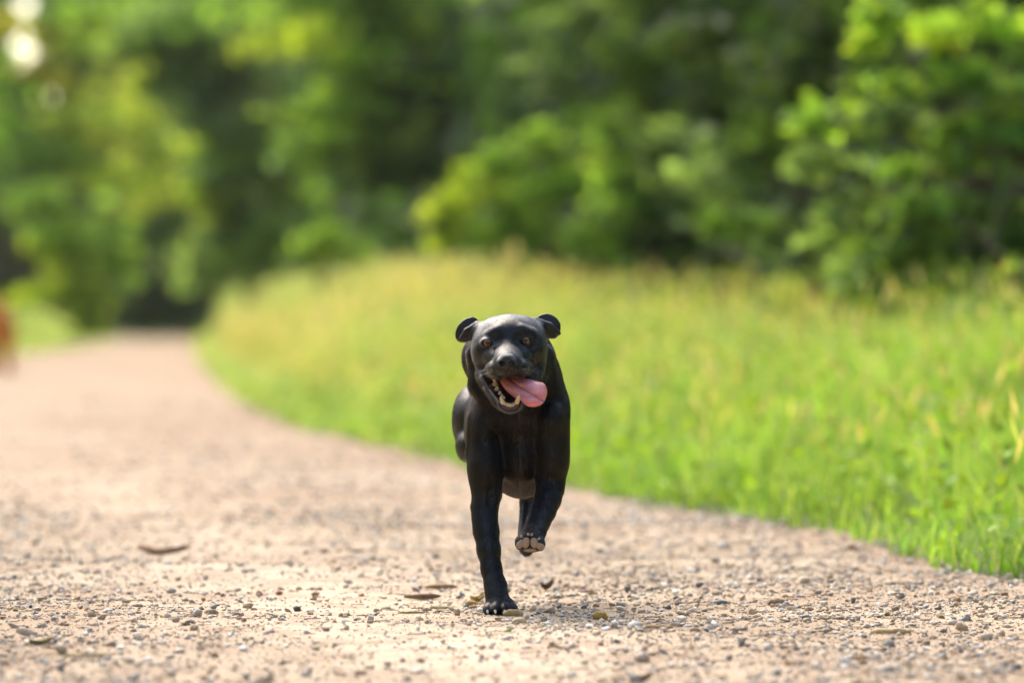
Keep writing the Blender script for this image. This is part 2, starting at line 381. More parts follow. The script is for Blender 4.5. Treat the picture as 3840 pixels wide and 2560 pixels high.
def grass_obj():
    parts = []
    # lush sward, short at the path and rank towards the bushes
    n = 130000; x, y, s = grass_points(n, 9.5, 70, 1.15)
    h = (0.10 + 0.36 * smooth(s / verge_w(y), 0.03, 0.8) * np.interp(y, [12, 17, 26, 50, 70], [1.0, .85, .60, .85, 1.2])) * rng.uniform(.45, 1.35, n) * (1 + .45 * vnoise(x, y, .55, 41) + .25 * vnoise(x, y, .2, 42))
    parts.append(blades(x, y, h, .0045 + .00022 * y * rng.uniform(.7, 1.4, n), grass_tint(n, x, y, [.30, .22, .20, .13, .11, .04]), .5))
    n = 26000; x, y, s = grass_points(n, 60, 150, 1.5, ypow=1.0)
    h = (0.15 + 0.75 * smooth(s / verge_w(y), 0.1, 0.9)) * rng.uniform(.6, 1.3, n)
    parts.append(blades(x, y, h, .022 * rng.uniform(.7, 1.4, n) * y / 70, grass_tint(n, x, y, [.22, .12, .26, .06, .20, .14]), .5))
    # tall straw-coloured flowering stems
    n = 7000; x, y, s = grass_points(n, 12, 70, 1.15, ypow=1.1); k = s / verge_w(y) > .08; x, y, s = x[k], y[k], s[k]; n = len(x)
    h = (0.28 + 0.42 * smooth(s / verge_w(y), 0.1, 0.9)) * np.interp(y, [12, 17, 26, 50, 70], [.9, .8, .68, .85, 1.1]) * rng.uniform(.6, 1.25, n)
    tc = np.where(rng.random((n, 1)) < .45, np.array([[.55, .45, .24]]), np.array([[.40, .45, .13]])) * rng.uniform(.7, 1.2, (n, 1))
    parts.append(blades(x, y, h, .003 + .00020 * y, grass_tint(n, x, y, [.1, .05, .2, .0, .35, .3]), .3, tc))
    n = len(x); hh = rng.uniform(.05, .11, n)                       # their seed heads
    parts.append(heads(x, y, h, hh, .004 + .00016 * y, tc))
    n = 3200; x, y, s = grass_points(n, 44, 115, 1.1, ypow=.8); k = s / verge_w(y) > .25; x, y, s = x[k], y[k], s[k]; n = len(x)   # the far verge has gone to seed
    h = (0.25 + 0.42 * smooth(s / verge_w(y), 0.2, 1.0)) * rng.uniform(.7, 1.3, n); tc = np.array([.60, .52, .30]) * rng.uniform(.8, 1.2, (n, 1))
    parts.append(blades(x, y, h, .008 + .00012 * y, tc * .9, .3, tc)); parts.append(heads(x, y, h, rng.uniform(.08, .16, n), .008 + .00018 * y, tc))
    # broad leaves of low weeds along the near edge
    n = 9000; x, y, s = grass_points(n, 9.5, 40, 0.9, ypow=1.5)
    parts.append(leafcards(np.stack([x, y, ground_z(x, y) + rng.uniform(.01, .22, n) * (0.5 + s)], 1), np.tile([0, -.3, 1.], (n, 1)), rng.uniform(.010, .024, n) + .0002 * y,
                           np.array([.17, .32, .03]) * rng.uniform(.6, 1.4, (n, 1)) + np.array([.08, .03, 0]) * rng.random((n, 1)), 0.7))
    # the verge on the far side of the path
    n = 22000; x, y, s = grass_points(n, 22, 130, 1.6, side=-1, ypow=1.0)
    parts.append(blades(x, y, (.10 + .35 * smooth(s, .1, 2)) * rng.uniform(.6, 1.3, n), .014 + .00028 * y, grass_tint(n, x, y, [.3, .12, .34, .0, .20, .04]) * 1.1, .5))
    n = 12000; x, y, s = grass_points(n, 4, 24, 1.6, side=-1, ypow=1.0)
    parts.append(blades(x, y, (.08 + .25 * smooth(s, .1, 2)) * rng.uniform(.6, 1.3, n), .008, grass_tint(n, x, y, [.3, .22, .24, .1, .12, .02]), .5))
    n = 5000; x, y, s = grass_points(n, 4, 9.6, 1.1, ypow=1.0)
    parts.append(blades(x, y, (.08 + .25 * smooth(s, .1, 2)) * rng.uniform(.6, 1.3, n), .007, grass_tint(n, x, y, [.3, .22, .24, .1, .12, .02]), .5))
    return join(parts)
def heads(x, y, h, hh, w, col):
    n = len(x); z = ground_z(x, y) + h * .9; b = rng.uniform(0, 2 * np.pi, n); a = rng.uniform(0, np.pi, n)
    V = np.empty((n, 4, 3))
    for k, (t, s) in enumerate(((0, 0), (.45, -1), (.45, 1), (1, 0))):
        V[:, k, 0] = x + s * np.cos(a) * w + np.cos(b) * hh * .4 * t; V[:, k, 1] = y + s * np.sin(a) * w + np.sin(b) * hh * .4 * t; V[:, k, 2] = z + hh * t
    F = np.array([(0, 2, 1), (1, 2, 3)])[None] + (np.arange(n) * 4)[:, None, None]
    return V.reshape(-1, 3), F.reshape(-1, 3), np.repeat(col, 4, 0)
def leafcards(c, nrm, size, col, spread=0.8, aspect=0.62):
    """one folded leaf (two triangles pairs) per place c, facing about nrm"""
    n = len(c); d = nrm + rng.normal(0, spread, (n, 3)); d /= np.linalg.norm(d, axis=1)[:, None] + 1e-9
    t = rng.normal(size=(n, 3)); t -= d * (t * d).sum(1)[:, None]; t /= np.linalg.norm(t, axis=1)[:, None] + 1e-9
    b = np.cross(d, t); s = size[:, None]
    V = np.stack([c - t * s, c + b * s * aspect + d * s * .18 - t * s * .1, c + t * s, c - b * s * aspect + d * s * .18 - t * s * .1], 1)
    F = np.array([(0, 1, 2), (0, 2, 3)])[None] + (np.arange(n) * 4)[:, None, None]
    return V.reshape(-1, 3), F.reshape(-1, 3), np.repeat(col, 4, 0)
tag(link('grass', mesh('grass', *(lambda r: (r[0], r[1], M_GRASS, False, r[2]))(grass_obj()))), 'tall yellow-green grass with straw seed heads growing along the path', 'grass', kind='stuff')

# ------------------------------------------------------------------ trees and bushes
def cloud(c, r, n, size, tint, var=.55, shell=.55, up=.5):
    """leaves through an ellipsoid, more of them near its skin"""
    d = rng.normal(size=(n, 3)); d /= np.linalg.norm(d, axis=1)[:, None]
    rad = (shell + (1 - shell) * rng.random(n)) * rng.uniform(.75, 1.12, n)
    # lumpy outline
    lump = 1 + .22 * np.sin(d[:, 0] * 5 + c[0] * 3) * np.sin(d[:, 2] * 6 + c[2] * 5 + 1) + .15 * np.sin(d[:, 1] * 9 + c[0] * 7 + d[:, 2] * 4)
    p = np.asarray(c) + d * np.asarray(r) * (rad * lump)[:, None]
    # most leaves sit on flat sprays (twigs) that reach out of the clump in layers
    m = int(np.clip(n / 45, 5, 40)); sd_ = rng.normal(size=(m, 3)); sd_ /= np.linalg.norm(sd_, axis=1)[:, None]
    sc_ = np.asarray(c) + sd_ * np.asarray(r) * rng.uniform(.35, 1.25, (m, 1)); w = rng.integers(0, m, n)
    fl = rng.normal(size=(n, 3)) * np.asarray(r) * (.34, .34, .11); fl[:, 2] -= .35 * np.hypot(fl[:, 0], fl[:, 1]) * rng.uniform(.2, 1, n)
    spray = rng.random(n) < .72; p = np.where(spray[:, None], sc_[w] + fl, p)
    col = np.asarray(tint) * rng.uniform(1 - var, 1 + var, (n, 1)) * np.where(spray, rng.uniform(.7, 1.35, m)[w], .8)[:, None] + np.array([.03, .02, 0]) * rng.random((n, 1)) ** 3
    return leafcards(p, d * .7 + np.array([0, -.25, up]), size * rng.uniform(.6, 1.3, n), col)
def tube(pts, rad, seg=7):
    V, F = [], []; pts = [np.asarray(p, float) for p in pts]
    for i, (p, r) in enumerate(zip(pts, rad)):
        t = pts[min(i + 1, len(pts) - 1)] - pts[max(i - 1, 0)]; t /= np.linalg.norm(t)
        a = np.cross(t, (0.31, 0.9, 0.3)); a /= np.linalg.norm(a); b = np.cross(t, a)
        for j in range(seg):
            q = 2 * np.pi * j / seg; V.append(p + r * (a * math.cos(q) + b * math.sin(q)))
    for i in range(len(pts) - 1):
        for j in range(seg):
            k, l = i * seg + j, i * seg + (j + 1) % seg; F += [(k, l, l + seg), (k, l + seg, k + seg)]
    return np.array(V), np.array(F)
def trunk_mesh(base, top, r, limbs):
    base, top = np.asarray(base), np.asarray(top); q = np.linspace(0, 1, 7)
    bend = rng.normal(0, .06 * np.linalg.norm(top - base), 3) * (1, 1, 0)
    line = [base + (top - base) * t + bend * math.sin(t * math.pi) for t in q]
    V, F = tube(line, [r * (1 - .75 * t) * (1.25 if t == 0 else 1) for t in q])
    Vs, Fs, k = [V], [F], len(V)
    for e in limbs:
        i = int(rng.integers(2, 5)); s = line[i]; m_ = (s + np.asarray(e)) / 2 + (0, 0, .1 * np.linalg.norm(np.asarray(e) - s))
        v, f = tube([s, m_, e], [r * .42, r * .26, r * .08], 5); Vs.append(v); Fs.append(f + k); k += len(v)
    return np.concatenate(Vs), np.concatenate(Fs)
GROUPS = {}
def tree(name, cat, label, base, r, clusters, group=None, leaf=.06, dens=1.0, up=.5):
    """clusters: (centre xyz, radii xyz, tint); leaves per cluster follow its size"""
    bx, by = base; bz = float(ground_z(np.array([bx]), np.array([by]))[0])
    root = empty(name, (bx, by, bz)); tag(root, label, cat, group)
    top = max(clusters, key=lambda c: c[0][2])[0]
    tv, tf = trunk_mesh((bx, by, bz - .08), (0.5 * bx + 0.5 * top[0], 0.5 * by + .5 * top[1], max(bz + .5, top[2] - .1)), r, [c[0] for c in clusters])
    link('trunk', mesh('trunk', tv, tf, M_BARK, True), root)
    parts = []
    for c, rad, tint in clusters:
        rad = np.asarray(rad); a_ = (rad[0] * rad[2] + rad[0] * rad[1] + rad[1] * rad[2]) * 4.2
        n = int(np.clip(dens * 1.5 * a_ / leaf ** 2, 60, 9000)); parts.append(cloud(c, rad, n, leaf, tint, up=up))
    v, f, c = join(parts)
    link('crown', mesh('crown', v, f, M_LEAF, False, c), root)
    return root
def CL(y, lst):
    """clusters given as photo pixel centre, half sizes in pixels, tint and extra depth"""
    out = []
    for u, v, ru, rv, t, *dy in lst:
        yy = y + (dy[0] if dy else 0); k = PXA * yy
        out.append((at(u, v, yy), (ru * k, max(ru, rv) * k * .8, rv * k), t))
    return out
LIME, BRI, MID, GRY, DRK, YEL = (.42, .54, .06), (.25, .42, .06), (.14, .26, .045), (.19, .30, .11), (.05, .10, .024), (.46, .44, .06)  # tints also paint light: bright where lit, dark in hollows, yellow for sun glow
PALE = (.58, .68, .13)  # leaf colour lightened to stand for the backlit glow at the far left
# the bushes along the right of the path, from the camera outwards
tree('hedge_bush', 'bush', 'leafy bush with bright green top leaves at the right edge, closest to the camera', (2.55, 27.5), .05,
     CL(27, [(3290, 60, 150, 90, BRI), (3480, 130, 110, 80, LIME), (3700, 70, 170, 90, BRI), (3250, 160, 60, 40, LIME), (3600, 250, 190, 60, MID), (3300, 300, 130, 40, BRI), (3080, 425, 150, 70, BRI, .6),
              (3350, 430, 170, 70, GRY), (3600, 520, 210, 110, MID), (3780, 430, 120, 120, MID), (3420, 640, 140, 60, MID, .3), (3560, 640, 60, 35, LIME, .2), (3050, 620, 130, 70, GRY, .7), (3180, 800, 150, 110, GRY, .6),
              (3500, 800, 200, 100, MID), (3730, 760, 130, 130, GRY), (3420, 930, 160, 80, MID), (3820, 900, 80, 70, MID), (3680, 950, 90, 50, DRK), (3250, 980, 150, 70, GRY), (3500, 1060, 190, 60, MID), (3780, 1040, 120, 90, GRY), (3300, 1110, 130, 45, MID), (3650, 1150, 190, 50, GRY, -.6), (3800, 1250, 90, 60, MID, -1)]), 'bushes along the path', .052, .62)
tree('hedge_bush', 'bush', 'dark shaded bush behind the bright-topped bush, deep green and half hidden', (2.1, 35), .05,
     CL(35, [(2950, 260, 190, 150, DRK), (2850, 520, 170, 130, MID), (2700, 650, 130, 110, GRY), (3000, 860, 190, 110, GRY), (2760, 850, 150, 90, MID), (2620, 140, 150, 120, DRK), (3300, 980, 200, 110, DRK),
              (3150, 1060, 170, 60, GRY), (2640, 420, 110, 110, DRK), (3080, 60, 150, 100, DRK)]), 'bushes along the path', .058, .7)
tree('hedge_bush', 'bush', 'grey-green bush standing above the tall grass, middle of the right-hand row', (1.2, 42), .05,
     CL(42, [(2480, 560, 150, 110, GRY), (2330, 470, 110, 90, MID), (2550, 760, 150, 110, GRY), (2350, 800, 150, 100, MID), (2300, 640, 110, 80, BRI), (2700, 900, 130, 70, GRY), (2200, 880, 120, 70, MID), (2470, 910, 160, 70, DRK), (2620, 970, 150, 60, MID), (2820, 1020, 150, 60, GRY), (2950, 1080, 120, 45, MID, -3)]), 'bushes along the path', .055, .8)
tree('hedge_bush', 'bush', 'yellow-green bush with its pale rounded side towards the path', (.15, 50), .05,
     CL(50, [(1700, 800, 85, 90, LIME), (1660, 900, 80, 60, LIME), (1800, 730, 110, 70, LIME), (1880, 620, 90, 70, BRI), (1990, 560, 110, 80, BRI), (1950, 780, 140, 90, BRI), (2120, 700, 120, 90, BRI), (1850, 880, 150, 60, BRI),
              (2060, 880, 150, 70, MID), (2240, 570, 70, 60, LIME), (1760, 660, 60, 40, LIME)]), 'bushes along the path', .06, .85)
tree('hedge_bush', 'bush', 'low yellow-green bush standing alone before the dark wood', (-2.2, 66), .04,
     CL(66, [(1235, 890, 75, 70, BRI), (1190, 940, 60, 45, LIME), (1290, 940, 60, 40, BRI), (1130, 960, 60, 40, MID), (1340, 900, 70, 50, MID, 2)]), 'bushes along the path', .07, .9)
# trees over and behind the bushes
tree('broadleaf_tree', 'tree', 'tree with a pale grey-green hanging branch at the top middle', (2.0, 56), .12,
     CL(50, [(2110, 130, 130, 130, GRY), (2020, 260, 100, 70, GRY), (2170, 40, 150, 80, (.12, .2, .07)), (2350, 210, 170, 140, MID, 1), (2250, 380, 110, 90, MID, 1), (2500, 80, 140, 110, BRI, 2), (2030, 60, 90, 80, MID, 1), (2440, -120, 400, 150, MID, 2), (2050, -150, 300, 150, MID, 2)]), 'trees behind the bushes', .07, .6)
tree('broadleaf_tree', 'tree', 'broad green tree filling the upper middle, lit from above', (-.2, 76), .16,
     CL(74, [(1250, 110, 260, 130, BRI), (1080, 130, 160, 90, LIME, -1), (1450, 80, 170, 120, MID), (1330, 300, 190, 80, BRI), (1220, 420, 150, 60, BRI, -1), (1450, 420, 170, 90, MID), (1180, 560, 170, 90, MID), (1500, 640, 170, 90, DRK), (1420, 560, 140, 70, MID), (1700, 150, 180, 120, DRK, 1), (1600, 330, 160, 90, DRK), (1650, 560, 130, 90, DRK, 1),
              (1250, -140, 400, 150, MID)]), 'trees behind the bushes', .10, .75)
tree('broadleaf_tree', 'tree', 'tree with yellowish lower leaves beside the dark end of the path', (-4.4, 100), .16,
     CL(98, [(880, 560, 170, 110, BRI), (980, 470, 150, 90, GRY), (830, 720, 150, 110, GRY), (960, 800, 120, 80, MID), (770, 720, 90, 80, LIME), (830, 800, 80, 90, LIME), (900, 940, 140, 110, BRI), (800, 960, 120, 130, GRY), (1020, 640, 150, 90, MID),
              (720, 430, 140, 130, GRY), (640, 200, 200, 130, MID), (840, 260, 190, 120, DRK), (780, 80, 200, 120, MID), (560, 130, 150, 110, GRY), (980, 1010, 90, 60, GRY)]), 'trees behind the bushes', .13, .8)
# left of the path and at its far end
tree('broadleaf_tree', 'tree', 'pale sunlit green tree over the far bend, upper left', (-11.5, 122), .16,
     CL(118, [(420, 300, 160, 110, PALE), (480, 540, 170, 120, PALE), (560, 620, 110, 110, PALE), (330, 470, 170, 90, PALE), (200, 560, 170, 100, BRI), (80, 560, 120, 110, BRI), (230, 420, 100, 60, LIME), (320, 640, 150, 90, LIME), (80, 680, 130, 80, GRY), (560, 720, 100, 90, PALE), (150, 250, 40, 60, YEL), (60, 300, 50, 45, YEL), (160, 130, 45, 70, YEL), (120, 280, 40, 40, YEL), (240, 420, 50, 40, YEL), (250, 300, 45, 60, YEL),
              (330, 130, 160, 90, LIME), (290, 60, 110, 70, BRI), (500, 50, 160, 90, BRI), (20, 330, 60, 150, BRI), (30, 90, 60, 40, YEL), (300, 240, 55, 70, GRY), (10, 450, 80, 60, BRI), (200, 60, 60, 50, MID)]), 'trees at the far bend', .17, .6)
tree('broadleaf_tree', 'tree', 'bright green young tree leaning over the left verge', (-9.6, 92), .09,
     CL(90, [(270, 860, 130, 90, BRI), (230, 960, 110, 90, LIME), (270, 1060, 140, 90, LIME), (350, 1110, 100, 80, BRI), (420, 980, 90, 80, BRI), (330, 1180, 70, 60, LIME), (160, 760, 120, 70, MID), (370, 1230, 60, 45, BRI), (430, 840, 60, 60, MID)]), 'trees at the far bend', .12, .9)
tree('broadleaf_tree', 'tree', 'dark shadowed tree at the left edge behind the brown dog', (-11.6, 104), .14,
     CL(104, [(40, 940, 110, 110, DRK), (60, 1050, 110, 70, DRK), (110, 860, 100, 60, DRK), (-60, 850, 160, 120, DRK), (20, 1110, 130, 40, DRK)]), 'trees at the far bend', .14, .9)
tree('broadleaf_tree', 'tree', 'dark bushy tree closing the far end of the path', (-10.6, 150), .2,
     CL(150, [(590, 880, 130, 120, MID), (640, 1020, 130, 120, DRK), (560, 1060, 100, 100, DRK), (690, 1120, 110, 70, DRK), (500, 1150, 90, 60, DRK), (620, 1180, 150, 60, DRK), (480, 780, 110, 80, MID), (650, 780, 110, 90, MID)]), 'trees at the far bend', .2, .9)
# the unbroken wood behind them: nobody could count these leaves
def wood():
    parts = []
    def wall(y0, off0, off1, z1, n, size, tint, x_of):
        y = rng.uniform(*y0, n); x = x_of(y) + rng.uniform(off0, off1, n)
        z = ground_z(x, y) + z1 * rng.random(n) ** .8
        parts.append(leafcards(np.stack([x, y, z], 1), np.tile([-.3, -.5, .5], (n, 1)), size * rng.uniform(.6, 1.4, n), np.array(tint) * rng.uniform(.5, 1.5, (n, 1)), .8))
    right = lambda y: edge_r(y) + verge_w(y)
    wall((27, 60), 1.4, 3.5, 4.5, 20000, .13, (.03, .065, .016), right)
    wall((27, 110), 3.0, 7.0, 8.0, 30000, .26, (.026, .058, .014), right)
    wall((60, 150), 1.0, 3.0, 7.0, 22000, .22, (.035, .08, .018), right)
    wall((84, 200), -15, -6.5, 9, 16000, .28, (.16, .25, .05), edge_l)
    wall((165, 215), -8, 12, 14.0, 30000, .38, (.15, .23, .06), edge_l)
    # the same wood goes on beside and behind the camera
    wall((-34, 27), 2.0, 7.0, 5.0, 17000, .22, (.05, .10, .025), right)
    wall((-34, 80), -13, -6.5, 6.0, 34000, .24, (.05, .10, .025), edge_l)
    wall((-60, -44), -8, 13, 6.0, 8000, .36, (.05, .10, .025), edge_l)
    v, f, c = join(parts)
    # gaps towards the sky, upper left
    q = v.reshape(-1, 4, 3).mean(1); u_ = 1920 + q[:, 0] / q[:, 1] / PXA; w_ = 1180 - (q[:, 2] - HC) / q[:, 1] / PXA
    gap = np.zeros(len(q), bool)
    for gu, gv_, gr, gh in ((95, 180, 78, 95), (205, 330, 62, 100), (90, 20, 55, 40)): gap |= (q[:, 1] > 60) & (((u_ - gu) / gr) ** 2 + ((w_ - gv_) / gh) ** 2 < 1)
    keep = np.repeat(~gap, 2); f = f[keep]
    return v, f, c
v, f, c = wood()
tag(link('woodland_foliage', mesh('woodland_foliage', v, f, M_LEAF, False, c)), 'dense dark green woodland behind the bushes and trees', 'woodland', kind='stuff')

# ================================================================== signed distance modelling (used for the animals)
class Field:
    def __init__(s, xs, ys, zs):
        s.x, s.y, s.z = (np.asarray(a, np.float32) for a in (xs, ys, zs))
        s.F = np.full((len(xs), len(ys), len(zs)), 0.06, np.float32)
    def box(s, lo, hi):
        sl = []
        for a, l, h in zip((s.x, s.y, s.z), lo, hi):
            i, j = np.searchsorted(a, l), np.searchsorted(a, h)
            if j <= i: return None
            sl.append(slice(i, j))
        g = (s.x[sl[0]][:, None, None], s.y[sl[1]][None, :, None], s.z[sl[2]][None, None, :])
        return tuple(sl), g
    def comb(s, sl, d, k, op):
        a = s.F[sl]; d = d.astype(np.float32)
        if op == 'sub':
            d = -d
            h = np.clip(0.5 + 0.5 * (d - a) / k, 0, 1)
            s.F[sl] = a * (1 - h) + d * h + k * h * (1 - h)
        else:
            h = np.clip(0.5 + 0.5 * (a - d) / k, 0, 1)
            s.F[sl] = a * (1 - h) + d * h - k * h * (1 - h)
    def ell(s, c, r, k=0.012, op='add', rot=None, pad=None):
        c = np.asarray(c, float); r = np.asarray(r, float)
        m = max(r) if rot is not None else None
        ext = (np.full(3, m) if m else r) + (pad or (k + 0.01))
        b = s.box(c - ext, c + ext)
        if b is None: return
        sl, (x, y, z) = b
        x, y, z = x - c[0], y - c[1], z - c[2]
        if rot is not None:
            M = np.array(mathutils.Euler([R(a) for a in rot]).to_matrix()).T
            x, y, z = (M[i, 0] * x + M[i, 1] * y + M[i, 2] * z for i in range(3))
        k0 = np.sqrt((x / r[0])**2 + (y / r[1])**2 + (z / r[2])**2) + 1e-6
        k1 = np.sqrt((x / r[0]**2)**2 + (y / r[1]**2)**2 + (z / r[2]**2)**2) + 1e-6
        s.comb(sl, k0 * (k0 - 1) / k1, k, op)
    def cap(s, a, b, ra, rb, k=0.012, op='add', ax=None, sc=1.0):
        """tapered capsule; along the unit axis ax its section is sc times as thick"""
        a = np.asarray(a, float); b = np.asarray(b, float); m = max(ra, rb) * max(sc, 1) + k + 0.01
        bx = s.box(np.minimum(a, b) - m, np.maximum(a, b) + m)
        if bx is None: return
        sl, (x, y, z) = bx
        ab = b - a; L = ab @ ab + 1e-12
        t = np.clip(((x - a[0]) * ab[0] + (y - a[1]) * ab[1] + (z - a[2]) * ab[2]) / L, 0, 1)
        dx, dy, dz = x - a[0] - t * ab[0], y - a[1] - t * ab[1], z - a[2] - t * ab[2]
        if ax is not None:
            ax = np.asarray(ax, float); ax /= np.linalg.norm(ax)
            q = (dx * ax[0] + dy * ax[1] + dz * ax[2]) * (1 / sc - 1)
            dx, dy, dz = dx + q * ax[0], dy + q * ax[1], dz + q * ax[2]
        s.comb(sl, np.sqrt(dx**2 + dy**2 + dz**2) - (ra + (rb - ra) * t), k, op)
    def chain(s, pts, k=0.012, ax=None, sc=1.0, op='add'):
        for (a, ra), (b, rb) in zip(pts[:-1], pts[1:]): s.cap(a, b, ra, rb, k, op, ax, sc)
    def mesh(s):
        """surface nets"""
        F = s.F; S = F < 0
        n = np.zeros([d - 1 for d in F.shape], np.int8)
        for i in (0, 1):
            for j in (0, 1):
                for k in (0, 1):
                    n += S[i:F.shape[0] - 1 + i, j:F.shape[1] - 1 + j, k:F.shape[2] - 1 + k]
        I, J, K = np.nonzero((n > 0) & (n < 8))
        idx = np.full(n.shape, -1, np.int32); idx[I, J, K] = np.arange(len(I))
        acc = np.zeros((len(I), 3)); cnt = np.zeros(len(I))
        co = [(i, j, k) for i in (0, 1) for j in (0, 1) for k in (0, 1)]
        val = {c: F[I + c[0], J + c[1], K + c[2]] for c in co}
        pos = lambda c: np.stack([s.x[I + c[0]], s.y[J + c[1]], s.z[K + c[2]]], 1).astype(float)
        for c in co:
            for a in range(3):
                if c[a]: continue
                e = list(c); e[a] = 1; e = tuple(e)
                va, vb = val[c], val[e]; m = (va < 0) != (vb < 0)
                t = (va / (va - vb + 1e-12))[:, None]
                acc[m] += (pos(c) * (1 - t) + pos(e) * t)[m]; cnt[m] += 1
        V = acc / cnt[:, None]
        Q = []
        for a in range(3):
            sl0 = [slice(1, -1)] * 3; sl0[a] = slice(0, -1)
            sl1 = [slice(1, -1)] * 3; sl1[a] = slice(1, None)
            A, B = S[tuple(sl0)], S[tuple(sl1)]
            e = np.stack(np.nonzero(A != B), 1)
            flip = A[tuple(e.T)]
            g = e + 1; g[:, a] -= 1
            o1, o2 = [0, 0, 0], [0, 0, 0]; o1[(a + 1) % 3] = 1; o2[(a + 2) % 3] = 1
            o1, o2 = np.array(o1), np.array(o2)
            q = np.stack([idx[tuple((g - o1 - o2).T)], idx[tuple((g - o2).T)], idx[tuple(g.T)], idx[tuple((g - o1).T)]], 1)
            q[~flip] = q[~flip][:, ::-1]
            Q.append(q)
        Q = np.concatenate(Q); Q = Q[(Q >= 0).all(1)]
        return V, Q
def relax(V, Q, it=2, w=0.5):
    for _ in range(it):
        acc = np.zeros_like(V); cnt = np.zeros(len(V))
        for a in range(4):
            for b in ((a + 1) % 4, (a + 3) % 4):
                np.add.at(acc, Q[:, a], V[Q[:, b]]); np.add.at(cnt, Q[:, a], 1)
        V = V * (1 - w) + w * acc / cnt[:, None]
    return V
def axis(lo, hi, step, hi2=None, step2=None):
    a = np.arange(lo, hi, step)
    if hi2: a = np.concatenate([a, np.arange(hi, hi2, step2)])
    return a
S5 = 0.0005
def E(f, u, v, d, ru, rv, rd, k=24, op='add', rot=None):
    f.ell(P(u, v, d), (ru * S5, rd * S5, rv * S5), k * S5, op, rot)
def C(f, a, b, ra, rb, k=24, op='add', ax=None, sc=1.0):
    f.cap(P(*a), P(*b), ra * S5, rb * S5, k * S5, op, ax, sc)

